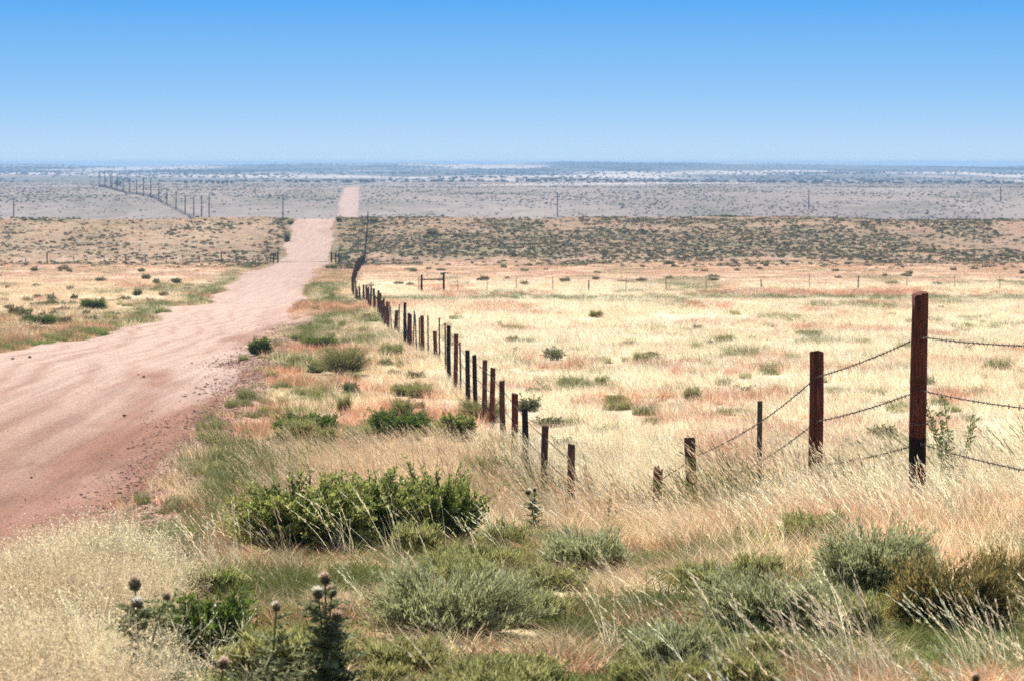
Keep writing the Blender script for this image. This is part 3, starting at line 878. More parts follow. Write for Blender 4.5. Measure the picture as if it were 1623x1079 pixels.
# valley floor and roadside, each where the photograph shows it
V = [
    (632, 692, 122, 46, 'dark', 'leafy_bush', 'dark green bush on the valley floor between road and fence', None),
    (724, 695, 62, 40, 'broad', 'leafy_bush', 'green bush in the valley nearest the black fence post', None),
    (545, 592, 98, 54, 'olive', 'olive_shrub', 'rounded olive shrub on the verge beyond the valley bushes', None),
    (510, 552, 60, 18, 'dark', 'olive_shrub', 'flat dark green shrub just behind the rounded olive one', None),
    (485, 690, 120, 36, 'dark', 'leafy_bush', 'long low dark bush left of the valley bush', None),
    (478, 758, 165, 66, 'sage', 'sage_shrub', 'grey green sage rising behind the wide leafy bush on its left end', 44.),
    (600, 765, 200, 62, 'sage', 'sage_shrub', 'broad grey green sage showing above the leafy bushes', 42.),
    (645, 626, 62, 20, 'olive', 'olive_shrub', 'little olive shrub in rust coloured grass', None),
    (762, 668, 88, 42, 'olive', 'olive_shrub', 'pale olive shrub at the foot of the black posts', None),
    (915, 762, 130, 120, 'olive', 'olive_shrub', 'olive shrub around the fence posts in the gully', 43.),
    (322, 680, 34, 26, 'shoots', 'roadside_weed', 'green weed on the gravel shoulder by the road edge', None),
    (352, 712, 62, 60, 'shoots', 'roadside_weed', 'tall green roadside weeds beside the gravel', None),
    (392, 632, 44, 36, 'shoots', 'roadside_weed', 'bright green weed patch where the shoulder narrows', None),
    (412, 562, 40, 28, 'dark', 'roadside_weed', 'dark weed on the shoulder beside the bend of gravel', None),
    (545, 655, 30, 34, 'olive', 'olive_shrub', 'slim upright weed on the valley verge', None),
    (1342, 742, 66, 44, 'shoots', 'green_clump', 'green clump in the straw field between the two tall posts', None),
    (1018, 577, 38, 20, 'olive', 'field_shrub', 'dull green shrub in the cream field, rounder than its neighbours', None),
    (1098, 634, 34, 24, 'olive', 'field_shrub', 'dull green shrub in the field left of the steel post', None),
    (955, 610, 26, 16, 'olive', 'field_shrub', 'small dull shrub in the field above the gully', None),
    (975, 638, 44, 14, 'olive', 'field_shrub', 'low olive patch shrub on the cream grass', None),
    (1150, 545, 40, 16, 'olive', 'field_shrub', 'flat olive shrub far out in the cream field', None),
    (1282, 532, 52, 10, 'olive', 'field_shrub', 'flat dull shrub in the field just above the second tall post', None),
    (905, 612, 48, 16, 'olive', 'field_shrub', 'reddish olive shrub in the field near a rust patch', None),
    (945, 503, 26, 12, 'olive', 'field_shrub', 'upright dull shrub in the field beyond the gate frame', None),
    (148, 492, 48, 20, 'dark', 'field_shrub', 'dark green shrub left of the road near the verge', None),
    (62, 515, 70, 16, 'dark', 'field_shrub', 'dark patch of shrub farthest left beside the road field', None),
    (215, 512, 46, 18, 'shoots', 'roadside_weed', 'fresh green weeds along the far road edge', None),
    (150, 532, 70, 20, 'shoots', 'roadside_weed', 'wide green weed strip along the far road edge', None),
    (60, 548, 80, 16, 'shoots', 'roadside_weed', 'low green weed strip along the road where it leaves view', None),
    (260, 498, 40, 16, 'shoots', 'roadside_weed', 'green weeds on the far verge near the road bend', None),
    (685, 372, 30, 12, 'olive', 'field_shrub', 'green shrub right of the distant fence below the rise', None),
    (722, 742, 70, 34, 'olive', 'olive_shrub', 'olive scrub in the gully behind the rounded leafy bush', 47.),
]
for k, (px, py, w, h, st, nm, lb, dd) in enumerate(V):
    pxbush(px, py, w, h, st, nm, lb, 'plant' if 'weed' in nm or 'clump' in nm else 'shrub', d=dd, seed=30 + k)


# scattered field shrubs: a few prototypes, every shrub an object of its own
def shrub_proto(name, n, w, h, ll, lw, cols, seed):
    b, e = dome_twigs(n // 12, w, w * .9, h, .4, .5, seed)
    i = np.repeat(np.arange(n // 12), 12); s = rng.uniform(.35, 1, len(i))
    P = curve_pts(b[i], e[i], s)
    tw = e[i] - b[i] + 1e-4; tw /= np.linalg.norm(tw, axis=1, keepdims=True)
    Vv, f = leaves(P, tw * .7 + rng.normal(0, .5, P.shape) + UP * .4, rng.uniform(.6, 1.3, len(i)) * ll, rng.uniform(.6, 1.2, len(i)) * lw)
    c = np.array(cols)[rng.integers(0, len(cols), len(i))] * (1 + .25 * rng.normal(size=(len(i), 1)))
    mb = MB(); mb.add(Vv, f, np.repeat(np.clip(c, .01, .5), 4, 0))
    return mb


DK = [(.19, .20, .085), (.24, .24, .10), (.15, .17, .07)]
OL = [(.19, .19, .08), (.25, .235, .10), (.15, .16, .07)]
BR = [(.27, .19, .11), (.20, .165, .085), (.15, .14, .065)]
shp = []
for k in range(9):
    pal = (DK, OL, DK, BR)[k % 4]
    w_ = (1.0, 1.25, .85)[k % 3]
    shp.append(shrub_proto('field_shrub', 1500, w_, (.5, .42, .55)[k % 3], .10, .035, pal, 60 + k).mesh('field_shrub_%d' % k))
for me in shp: me.materials.append(M['leaf'])
REG = [
    (46, 'right', 60, 236, 'small shrub dotted through the cream field beyond the roadside fence', 'shrubs in the cream field', .4, .95),
    (16, 'mid', 75, 240, 'small shrub on the grassy verge between road and fence', 'shrubs on the verge', .5, .95),
    (60, 'left', 150, 330, 'small shrub in the straw field across the road', 'shrubs in the straw field', .7, 1.5),
    (74, 'right', 255, 400, 'low shrub on the tan range beyond the cross fence', 'shrubs on the tan range', .6, 1.5),
]
for (n, side, d0, d1, lb, gp, s0, s1) in REG:
    got = 0
    while got < n:
        dd = math.exp(random.uniform(math.log(d0), math.log(d1))); xx = random.uniform(-.182, .182) * dd
        l, r = edges(np.array([dd])); fx = float(fence_x(np.array(dd)))
        ok = {'right': xx > fx + 1.2, 'mid': r[0] + 1.5 < xx < fx - .6, 'left': xx < l[0] - 2.}[side]
        if not ok: continue
        o = bpy.data.objects.new('field_shrub', random.choice(shp)); COL.objects.link(o)
        s = random.uniform(s0, s1); o.scale = (s * random.uniform(.8, 1.6), s * 1., s * random.uniform(.6, 1.05))
        o.rotation_euler = (0, 0, random.uniform(0, 6.28))
        o.location = (xx, dd, float(height(np.array([xx]), np.array([dd]))[0]) - .03)
        FOOT.append((xx, dd, s * .55, s * .5))
        tag(o, lb, 'shrub', gp); got += 1

# small weeds and tufts, each an object of its own sharing a few meshes
def small_protos(style, n, w, h, tagname):
    out = []
    for k in range(n):
        r_ = bush(tagname, (0, 900 + k, -500), w * random.uniform(.8, 1.2), h * random.uniform(.8, 1.2), style, 300 + k + n)
        FOOT.pop(); out.append(r_)
    return out


def sprinkle(protos, spots, label, cat, group, s0, s1):
    for k, (x, d) in enumerate(spots):
        o = protos[k] if k < len(protos) else copy_tree(random.choice(protos))
        s = random.uniform(s0, s1); o.location = (x, d, float(height(np.array([x]), np.array([d]))[0]) - .02)
        o.scale = (s * random.uniform(.9, 1.5), s, s * random.uniform(.75, 1.1)); o.rotation_euler = (0, 0, random.uniform(0, 6.28))
        FOOT.append((x, d, .16 * s, .14 * s) if d < 30 else (x, d, .3 * s, .25 * s)); tag(o, label, cat, group)


def spots(n, d0, d1, ok):
    out = []
    while len(out) < n:
        d = math.exp(random.uniform(math.log(d0), math.log(d1))); x = random.uniform(-.185, .185) * d
        l, r = edges(np.array([d]))
        if ok(x, d, l[0], r[0], float(fence_x(np.array(d)))): out.append((x, d))
    return out


inb = lambda x, d: any(((x - a) / p) ** 2 + ((d - b) / q) ** 2 < .7 for a, b, p, q in FOOT)
sprinkle(small_protos('olive', 5, .42, .17, 'low_weed'), spots(40, 9.6, 21, lambda x, d, l, r, f: x > -.115 * d and not (x > .075 * d and d > 17.5) and not inb(x, d)),
         'small olive weed growing through the short grass of the near knoll', 'weed', 'weeds on the near knoll', .6, 1.25)
sprinkle(small_protos('shoots', 4, .40, .15, 'green_clump'), spots(44, 9.6, 20, lambda x, d, l, r, f: x > -.115 * d and not (x > .09 * d and d > 17) and not inb(x, d)),
         'low tuft of fresh green shoots among the short grass of the near knoll', 'plant', 'green tufts on the near knoll', .6, 1.25)
sprinkle(small_protos('shoots', 3, .7, .42, 'roadside_weed'), spots(96, 32, 140, lambda x, d, l, r, f: r + .6 < x < r + 2.2 and x < f - 1),
         'green weed sprouting from the gravel shoulder on the near edge of the road', 'weed', 'weeds on the gravel shoulder', .5, 1.35)
sprinkle(small_protos('olive', 3, .9, .5, 'verge_shrub'), spots(34, 52, 150, lambda x, d, l, r, f: r + 2.2 < x < f - .8),
         'soft olive shrub on the grassy verge between the gravel shoulder and the fence', 'shrub', 'olive shrubs on the verge', .5, 1.4)
sprinkle(small_protos('shoots', 3, .8, .42, 'field_tuft'), spots(120, 52, 225, lambda x, d, l, r, f: x > f + 1.),
         'soft green grass tuft standing in the cream field beyond the roadside fence', 'grass tuft', 'green tufts in the cream field', .8, 1.9)
sprinkle(small_protos('shoots', 3, .9, .40, 'roadside_weed'), spots(80, 118, 320, lambda x, d, l, r, f: l - 3.2 < x < l - .3),
         'green weed along the far edge of the road', 'weed', 'weeds along the far road edge', .6, 1.4)

# the scrub of the rise and the plain reads as one mass
far_protos = []
for k in range(4):
    mb = shrub_proto('scrub', 300, 1.3, .50, .24, .10, [(1, 1, 1), (.8, .8, .8), (1.2, 1.15, 1.05)], 80 + k)
    far_protos.append(mb.build('scrub_clump_%d' % k, M['scrub'], link=False))


def scrub(name, n, d0, d1, dens, cols, s0, s1, label, pad=12):
    d = np.exp(rng.uniform(np.log(d0), np.log(d1), n)); x = rng.uniform(-1, 1, n) * (.19 * d + pad)
    l, r = edges(d); keep = ((x - r > 1.2) | (l - x > 1.2)) & (rng.uniform(0, 1, n) < dens(x, d))
    x, d = x[keep], d[keep]; n = len(x)
    c = np.array(cols)[rng.integers(0, len(cols), n)] * (1 + .2 * rng.normal(size=(n, 1)))
    s = rng.uniform(s0, s1, n); scl = np.stack([s * rng.uniform(.8, 1.6, n), s, s * rng.uniform(.65, 1.1, n)], 1)
    P = place(x, d); P[:, 2] -= .05
    o = scatter(name, far_protos, P, rng.uniform(0, 6.28, n), scl, np.clip(c, .01, .5), rng.integers(0, 4, n), label)
    o['category'] = 'scrub'


def dens_rise(x, d):
    l, r = edges(d); left = x < l
    n = fbm(x / 9., d / 22., 211, 4)
    q = np.where(left, (.08 + .40 * sstep(.44, .62, n)) * sstep(300, 460, d), (.10 + .90 * np.maximum(sstep(.40, .56, n), sstep(.5, .62, fbm(x / 40., d / 30., 215, 3)))) * sstep(345, 470, d + 60 * (n - .5)))
    v = np.minimum(np.abs(x - r - 2.5), np.abs(l - x - 2.5)) < 1.5
    return np.where(v, .6, q)


SG = [(.26, .265, .13), (.34, .32, .175), (.23, .24, .115), (.40, .33, .21), (.29, .30, .14)]
scrub('rise_scrub', 100000, 330, 640, dens_rise, SG, .18, .74, 'dense grey green scrub covering the far rise on both sides of the road')
SP = [(.20, .19, .13), (.24, .22, .15), (.17, .17, .12)]
scrub('plain_scrub', 42000, 760, 2600, lambda x, d: .2 + .8 * sstep(.35, .6, fbm(x / 40., d / 110., 221, 4)), SP, .35, 1.1, 'thin dark scrub dotted over the hazy plain beyond the rise', 30)
scrub('ridge_scrub', 60000, 2300, 7000, lambda x, d: (.10 + .9 * sstep(.42, .6, fbm(x / 160., d / 700., 151, 4))) * (.10 + .9 * sstep(3600, 5000, d)), [(.06, .07, .05), (.08, .085, .06)], 1.3, 4.2,
      'bluish juniper scrub covering the farthest ridges', 60)

# verge bushes beyond the cattle guard
for k, (px, py, w, h, lb) in enumerate([(455, 385, 16, 34, 'dark green bush strip along the road up the first rise'), (460, 356, 14, 14, 'dark bush at the crest of the first rise beside the road'),
                                        (537, 352, 14, 18, 'dark bush where the fence side verge meets the crest'), (592, 352, 22, 14, 'broad dark bush by the last fence post on the crest')]):
    pxbush(px, py, w, h * .7, 'olive', 'verge_bush', lb.replace('dark ', 'dull '), 'bush', seed=90 + k)



def clear_of_plants(x, d, keep_front=.35):
    """no grass inside a bush, and only some just in front of it"""
    u = rng.uniform(0, 1, len(x)); l, r = edges(d); ok = ~((x - r < 1.25 * (.5 + vnoise(d / 1.9, x / 1.1, 77))) & (x - r > -.2) & (d < 170) & (u < .9))
    for (bx, bd, rx, ry) in FOOT:
        dx = (x - bx) / rx; dy = d - bd
        ok &= ~((dx ** 2 + (dy / ry) ** 2 < .85) & (u < .96))
        ok &= ~((np.abs(dx) < .9) & (dy < 0) & (dy > -ry - .018 * bd - .25) & (u > keep_front))
    return ok


def grow_grass():
    # knoll: short dense grass in straw, rust and green
    x, d = wedge(30000, 7.5, 26, 1.5)
    kk = (d < crest_x(x) + 4) & clear_of_plants(x, d, .5)
    x, d = x[kk], d[kk]
    k, p, mid, left = choose(x, d)
    bare = rng.uniform(0, 1, len(x)) > .35 * sstep(.55, .42, fbm(x / .5, d / .6, 203, 3))
    x, d, k, p = x[bare], d[bare], k[bare], p[bare]
    tall = .42 + .5 * sstep(.2, 1.8, x) * sstep(14, 18, d)
    put('short_knoll_grass', T_near + T_low, x, d, tint_for(k, p, len(x)) * (1 + .12 * sstep(1., 2., x) - .15 * sstep(18.5, 15.5, d) * sstep(2.2, .8, x) * (x > -1.9))[:, None], .5, .95, 'short mixed straw and green grass covering the near knoll', hs=tall)
    # tall seed stalks
    x, d = wedge(7000, 8.5, 27, 1.5)
    pr = .05 + .9 * sstep(.5, 2.0, x) * sstep(16.5, 19.5, d) + .22 * sstep(.1, .9, x) * sstep(16, 12, d) + .22 * sstep(-1.3, -1.7, x) * sstep(15.5, 17, d)
    pr *= .06 + .85 * sstep(.44, .58, fbm(x / .45, d / .6, 201, 3))
    kk = (rng.uniform(0, 1, len(x)) < pr) & (d < crest_x(x) + 3.5) & clear_of_plants(x, d, .25)
    x, d = x[kk], d[kk]
    t = (STRAW * .2 + CREAM * .85)[None] * (1 + .13 * rng.normal(size=(len(x), 1)))
    put('tall_seed_grass', T_stalk, x, d, np.clip(t, .1, .84), .38, .70, 'tall pale seed stalks leaning over in the wind on the near knoll', rz=.4, hs=1 - .3 * sstep(2.4, 1.9, x) * sstep(17.5, 19, d))
    # airy blond grass, lower corner beside the road
    x = rng.normal(-2.3, .7, 3600); d = rng.uniform(8.5, 15.5, 3600)
    kk = (fbm(x / .45, d / .7, 209, 3) > .36) & (x < -.128 * d - .45 * rng.uniform(0, 1, len(x)) ** 2 + .15 * rng.uniform(0, 1, len(x))) & (x > -.3 * d) & clear_of_plants(x, d, .12)
    x, d = x[kk], d[kk]
    t = np.array([.80, .65, .43])[None] * (1 + .14 * rng.normal(size=(len(x), 1))) * np.where(rng.uniform(0, 1, (len(x), 1)) < .25, .5, 1.) * (.7 + .6 * fbm(x / .5, d / .6, 207, 3))[:, None]
    put('airy_blond_grass', T_fluff, x, d, np.clip(t, .1, .85), .8, 1.3, 'cloud of airy pale blond grass at the roadside corner', rz=.6)
    # slope and valley floor
    x, d = wedge(44000, 21, 62, 2.5)
    kk = (d > crest_x(x)) & clear_of_plants(x, d, .5); x, d = x[kk], d[kk]
    k, p, mid, left = choose(x, d)
    lw = sstep(-1.1, -1.9, x) * sstep(45, 30, d)
    kk = rng.uniform(0, 1, len(x)) > .45 * lw; x, d, k, p, lw = x[kk], d[kk], k[kk], p[kk], lw[kk]
    k = np.where((rng.uniform(0, 1, len(x)) < .55 * lw), 2, k)
    put('valley_grass', T_near + T_stalk[:1], x, d, tint_for(k, p, len(x)), .6, 1.05, 'knee high straw and rust grass on the slope and valley floor', hs=(1 - .5 * lw) * (1 + .55 * np.exp(-((x - fence_x(d)) / 1.3) ** 2) * sstep(40, 45, d) * sstep(62, 54, d)))
    x, d = wedge(34000, 48, 135, 4)
    kk = clear_of_plants(x, d, .15) & (rng.uniform(0, 1, len(x)) < .16 + .84 * sstep(.40, .62, fbm(x / .8, d / 1.3, 221, 3))); x, d = x[kk], d[kk]
    k, p, mid, left = choose(x, d)
    put('field_grass', T_mid, x, d, tint_for(k, p, len(x)), .5, 1.0, 'pale straw meadow grass with rust patches in the nearer fields', hs=rng.uniform(.6, 1.25, len(x)))
    x, d = wedge(60000, 120, 262, 6)
    kk = clear_of_plants(x, d, .15) & (rng.uniform(0, 1, len(x)) < .12 + .88 * sstep(.40, .62, fbm(x / 1.5, d / 3., 223, 3))); x, d = x[kk], d[kk]
    k, p, mid, left = choose(x, d)
    put('meadow_grass', T_mid, x, d, tint_for(k, p, len(x)), .7, 1.3, 'cream meadow grass in the farther part of the fields', hs=rng.uniform(.45, 1., len(x)))
    x, d = wedge(42000, 240, 560, 10)
    kk = clear_of_plants(x, d, .15); x, d = x[kk], d[kk]
    put('dry_range_grass', T_far, x, d, mixcol(x, d, .16), .5, 1.1, 'short tan range grass on the far side of the cross fence', hs=.6)


grow_grass()

# ------------------------------------------------------------------ fences
def post_mesh(r, h, below=.35, seed=0, broken=False, nseg=14, rows=16):
    rr = np.random.default_rng(seed)
    an = np.linspace(0, 2 * np.pi, nseg, endpoint=False)
    zz = np.concatenate([np.linspace(-below, h - .012, rows), [h - .004, h]])
    rad = r * np.concatenate([np.linspace(1.05, .97, rows), [.95, .86]])
    lob = 1 + .035 * np.sin(an * 2 + rr.uniform(0, 6)) + .02 * np.sin(an * 5 + rr.uniform(0, 6))
    V = np.zeros((len(zz), nseg, 3))
    for i, z in enumerate(zz):
        k = rad[i] * lob * (1 + .012 * rr.normal(size=nseg))
        bx, by = .012 * math.sin(z * 2.1 + seed), .01 * math.cos(z * 1.7 + seed)
        V[i, :, 0] = k * np.cos(an) + bx; V[i, :, 1] = k * np.sin(an) + by; V[i, :, 2] = z
    V[-2:, :, 2] += .01 * np.sin(an + rr.uniform(0, 6)) + .004 * rr.normal(size=nseg)
    if broken:
        V[-3:, :, 2] += -.06 + .06 * np.sin(an * 1. + 1.) + .03 * rr.normal(size=nseg)
    idx = np.arange(len(zz) * nseg).reshape(len(zz), nseg); nx = np.roll(idx, -1, 1)
    f = [np.stack([idx[:-1], nx[:-1], nx[1:], idx[1:]], -1).reshape(-1, 4)]
    V = V.reshape(-1, 3)
    top = V[idx[-1]].mean(0) - np.array([0, 0, .004])
    V = np.concatenate([V, top[None]])
    f.append(np.stack([idx[-1], nx[-1], np.full(nseg, len(V) - 1)], -1))
    mb = MB(); mb.add(V, f); return mb


def tpost_mesh(h, below=.3, w=.05):
    mb = MB()
    v, f = box((0, 0, (h - below) / 2), (w, .007, h + below)); mb.add(v, f)
    v, f = box((0, .0215, (h - below) / 2 - .001), (.007, .036, h + below - .002)); mb.add(v, f)
    for z in np.arange(.1, h - .04, .09):
        v, f = box((0, -.0075, z), (.014, .012, .022)); mb.add(v, f)
    return mb


def gz(x, d): return float(height(np.array([x]), np.array([d]))[0])


# (distance along the line, kind, height above ground); kinds: c corner, r red, b brown, k charred, t steel, x broken
posts = [(16.9, 'r', 1.5), (20.9, 'c', None), (25.08, 'r', None), (28.2, 't', None), (32.8, 'b', None), (36.6, 'x', None), (40.3, 'b', 1.0), (44.1, 'r', 1.05),
         (47.9, 'b', None), (52.7, 'b', None), (56.9, 'k', None), (60.2, 'r', None), (63.2, 'b', None), (66.9, 'r', None), (70.1, 'b', None),
         (73.0, 'k', None), (76.3, 'k', None), (79.9, 't', 1.5), (83.0, 'r', None), (86.0, 'k', None), (90.1, 't', 1.5), (93.3, 't', 1.5), (96.3, 'r', None),
         (99.4, 't', 1.5), (102.5, 'r', 1.5), (106., 't', 1.5), (108.5, 't', 1.5), (111.5, 't', 1.5), (114., 'r', 1.4), (117., 'k', 1.4), (119.5, 'k', 1.75)]
tops = {20.9: 465, 25.08: 557, 28.2: 635, 32.8: 692, 36.6: 738, 47.9: 704, 52.7: 673, 56.9: 647, 60.2: 623, 63.2: 603, 66.9: 583, 70.1: 570, 73.0: 562, 76.3: 555,
        83.0: 529, 86.0: 516, 96.3: 525}
q = 123.
kinds = 'brrbrtbrtrbbrkrbrt'
while q < 243:
    posts.append((q, kinds[int(q * 1.7) % len(kinds)], random.uniform(1.0, 1.5))); q += random.uniform(3.3, 3.9)
fence = empty('barbed_wire_fence', (2.99, 20.9, gz(2.99, 20.9)))
tag(fence, 'barbed wire fence of weathered posts from the corner post down along the road', 'fence')
F0 = np.array([2.99, 20.9, gz(2.99, 20.9)])
MATK = {'c': 'wood_corner', 'r': 'wood_red', 'b': 'wood_brown', 'k': 'wood_black', 'x': 'wood_red'}
LBL = {'c': 'tallest red brown corner post with a black stain', 'k': 'charred black wooden post', 'x': 'split reddish post almost hidden in grass'}
line = []
for k, (d, kd, h) in enumerate(posts):
    x = float(fence_x(np.array(d))) + (random.uniform(-.12, .12) if d > 90 else 0)
    g = gz(x, d)
    if d in tops: h = ZC - (tops[d] - HY) / F * d - g
    if kd == 't':
        o = tpost_mesh(h).build('steel_post', M['steel'], fence)
    else:
        far = d > 110
        o = post_mesh((.067 if kd != 'k' else .062) * random.uniform(.94, 1.06), h, .4, k + 3, kd == 'x', 8 if far else 14, 5 if far else 16).build('post', M[MATK[kd]], fence, smooth=True)
        if kd in LBL: o['label'] = LBL[kd]
    o.location = tuple(np.array([x, d, g]) - F0)
    if d < 30 and kd in 'cr': pass
    elif kd == 't' and d < 40: o.rotation_euler = (.0, .01, .06)
    else: o.rotation_euler = (random.uniform(-.045, .045), random.uniform(-.06, .06), random.uniform(0, 6.28) if kd != 't' else random.uniform(-.3, .3))
    line.append((x, d, g, h, kd))


def strand(offs, detail):
    pts = []
    for (x, d, g, h, kd) in line:
        rad = .062 if kd != 't' else .012
        zz = h - offs - (.095 if kd == 'c' else 0)
        pts.append((x + (-rad - .006) * .0, d - rad - .008, g + zz))
    P = [np.array(pts[0])]
    for a, b in zip(pts[:-1], pts[1:]):
        a = np.array(a); b = np.array(b); L = np.linalg.norm(b - a)
        n = 46 if a[1] < 80 else 8
        t = np.linspace(0, 1, n + 1)[1:]
        seg = a + (b - a) * t[:, None]; seg[:, 2] -= .02 * (L / 4.) * 4 * t * (1 - t)
        P.append(seg)
    return np.vstack(P)


for offs in (.22, .61, 1.0):
    C = strand(offs, True); mb = MB()
    nearm = C[:, 1] < 80
    Cn = C[nearm]
    s = np.concatenate([[0], np.cumsum(np.linalg.norm(np.diff(Cn, axis=0), axis=1))])
    ss = np.arange(0, s[-1], .017); ss = ss[ss < s[-1]]
    Q = np.stack([np.interp(ss, s, Cn[:, i]) for i in range(3)], 1)
    T = np.gradient(Q, axis=0); T /= np.linalg.norm(T, axis=1, keepdims=True)
    A = np.cross(T, UP); A /= np.linalg.norm(A, axis=1, keepdims=True); B = np.cross(A, T)
    for ph in (0, np.pi):
        an = ss * 2 * np.pi / .085 + ph
        W = Q + .0034 * (np.cos(an)[:, None] * A + np.sin(an)[:, None] * B)
        v, f = tube(W, .0026, 4); mb.add(v, f)
    for k in range(3, len(Q) - 2, 8):
        for j in range(2):
            an = random.uniform(0, 6.28); dv = np.cos(an) * A[k] + np.sin(an) * B[k]
            v, f = tube(np.array([Q[k] - dv * .017 + T[k] * .003 * (j * 2 - 1), Q[k] + T[k] * .004 * (j * 2 - 1), Q[k] + dv * .017]), .0021, 3); mb.add(v, f)
        v, f = tube(np.array([Q[k] - T[k] * .007, Q[k] + T[k] * .007]), .0062, 6); mb.add(v, f)
    v, f = tube(C[~nearm], .005, 3); mb.add(v, f)
    mb.add(Q[:1], [])
    o = mb.build('barbed_wire', M['wire'], fence); o.location = tuple(-F0)
# wire wrapped round the corner post and staples
corner = [o for o in fence.children if o.name.startswith('post') and o.get('label', '').startswith('tallest')][0]
an = np.linspace(0, 2 * np.pi * 2.02, 60)
mb = MB(); v, f = tube(np.stack([.071 * np.cos(an), .071 * np.sin(an), .68 + .012 * np.sin(an * .5) + .002 * an], 1), .0028, 5); mb.add(v, f)
mb.build('wire_wrap', M['wire'], corner)
for o in list(fence.children):
    if o.name.startswith('post') and o.location.y < 35:
        i = [k for k, c in enumerate(line) if abs(c[1] - (o.location.y + 20.9)) < .01][0]
        for offs in (.22, .61, 1.0):
            zz = line[i][3] - offs - (.095 if line[i][4] == 'c' else 0)
            mb = MB(); t = np.linspace(0, np.pi, 7)
            v, f = tube(np.stack([.0 * t + .006 * np.sin(t * 2) * 0, -.060 - .024 * np.sin(t), .013 * np.cos(t) + zz], 1), .0022, 4); mb.add(v, f)
            s_ = mb.build('staple', M['wire'], o)
            s_.rotation_euler = (0, 0, -o.rotation_euler.z)

# the farther stretch of the same line, up to the crest
fx0 = fence_x(np.array(246.)); far_f = empty('barbed_wire_fence', (float(fx0), 246, gz(float(fx0), 246)))
tag(far_f, 'distant dark fence line climbing from the verge to the crest of the rise', 'fence')
O = np.array(far_f.location); pl = []
base_far = [post_mesh(.072, 1.38, .3, 200 + k, False, 8, 4).mesh('post') for k in range(4)]
for k, me in enumerate(base_far): me.materials.append(M[('wood_black', 'wood_brown', 'wood_black', 'wood_brown')[k]])
d = 246.
while d < 541:
    x = float(fence_x(np.array(d))); g = gz(x, d)
    o = bpy.data.objects.new('post', random.choice(base_far)); COL.objects.link(o); o.parent = far_f
    o.location = tuple(np.array([x, d, g]) - O); o.scale = (1, 1, random.uniform(.9, 1.08) if d < 530 else 1.25)
    pl.append((x, d, g)); d += random.uniform(3.3, 3.9)
pl = np.array(pl)
for offs in (1.2, .85, .5):
    mb = MB(); v, f = tube(pl + UP * offs - O, .004, 3); mb.add(v, f); mb.build('barbed_wire', M['wire'], far_f)

# cross fence on the right with its gate frame
brace = empty('brace_frame', at_d(686, 247))
tag(brace, 'dark H shaped wooden brace frame standing in the field', 'gate frame')
bz = brace.location
for sx, hh in ((-.96, 1.42), (.96, 1.62)):
    o = post_mesh(.09, hh, .4, 91, False, 10, 8).build('post', M['wood_black'], brace, smooth=True); o.location = (sx, 0, 0)
v, f = tube(np.array([[-.89, 0, 1.0], [0, 0, 1.01], [.89, 0, 1.02]]), .05, 8); mb = MB(); mb.add(v, f); mb.build('rail', M['wood_black'], brace)
o = tpost_mesh(1.3, w=.06).build('steel_post', M['steel'], brace); o.location = (-1.22, 0, 0)
cf = empty('wire_fence', at_d(818, 247)); tag(cf, 'thin cross fence of slim stakes behind the cream field', 'fence')
O = np.array(cf.location); pl = []
for px in (726, 772, 818, 876, 933, 992, 1056, 1120, 1207, 1283, 1360, 1437, 1513, 1585, 1660):
    dd = 247 + (px - 686) * .004
    x, d, z = at_d(px, dd); h = random.uniform(1.05, 1.35); wood = px in (933, 1207, 1360)
    o = (post_mesh(.05, h, .3, int(px), False, 8, 5).build('post', M['wood_grey'], cf) if wood else tpost_mesh(h, w=.05).build('steel_post', M['steel'], cf))
    o.location = tuple(np.array([x, d, z]) - O); o.rotation_euler = (random.uniform(-.04, .04), random.uniform(-.06, .06), 0); pl.append((x, d, z))
pl = np.array(pl)
for offs in (.95, .6):
    mb = MB(); v, f = tube(pl + UP * offs - O, .0035, 3); mb.add(v, f); mb.build('barbed_wire', M['wire'], cf)

# cross fence on the left, meeting the cattle guard
cf = empty('wire_fence', at_d(300, 424)); tag(cf, 'leaning line of short stakes across the field left of the road', 'fence')
O = np.array(cf.location); pl = []
for px in (-10, 40, 75, 118, 165, 200, 225, 231, 264, 290, 304, 317, 352, 374, 405, 428):
    x, d, z = at_d(px, 424 + (px - 440) * .01); h = 1.75 if px in (352, 75) else random.uniform(.8, 1.35)
    o = post_mesh(.09 if px in (352, 75, 374) else .06, h, .3, int(px) + 500, False, 8, 5).build('post', M['wood_brown'], cf)
    o.location = tuple(np.array([x, d, z]) - O); o.rotation_euler = (random.uniform(-.08, .08), random.uniform(-.12, .12), 0); pl.append((x, d, z))
pl = np.array(pl)
for offs in (.85, .5):
    mb = MB(); v, f = tube(pl + UP * offs - O, .005, 3); mb.add(v, f); mb.build('barbed_wire', M['wire'], cf)

# cattle guard
l, r = edges(np.array([423.])); l, r = float(l[0]), float(r[0]); cz = float(valley(423.)) + ZC
cg = empty('cattle_guard', ((l + r) / 2, 423, cz)); tag(cg, 'cattle guard across the road between dark wing posts at the foot of the rise', 'cattle guard')
w2 = (r - l) / 2
mb = MB()
for k in range(9):
    v, f = box((0, -.9 + k * .225, .025), (2 * w2 - .5, .2, .05)); mb.add(v, f)
mb.build('grid', M['dusty'], cg)
for sx in (-1, 1):
    for dx, hh in ((.15, 1.5), (.8, 1.35)):
        o = post_mesh(.11, hh, .4, 77 + sx, False, 8, 6).build('post', M['wood_black'], cg, smooth=True); o.location = (sx * (w2 + dx), 0, 0)
    mb = MB()
    for zz in (.45, .8, 1.15):
        v, f = box((sx * (w2 + .47), -.13, zz), (.75, .05, .13)); mb.add(v, f)
    mb.build('wing_rail', M['wood_black'], cg)
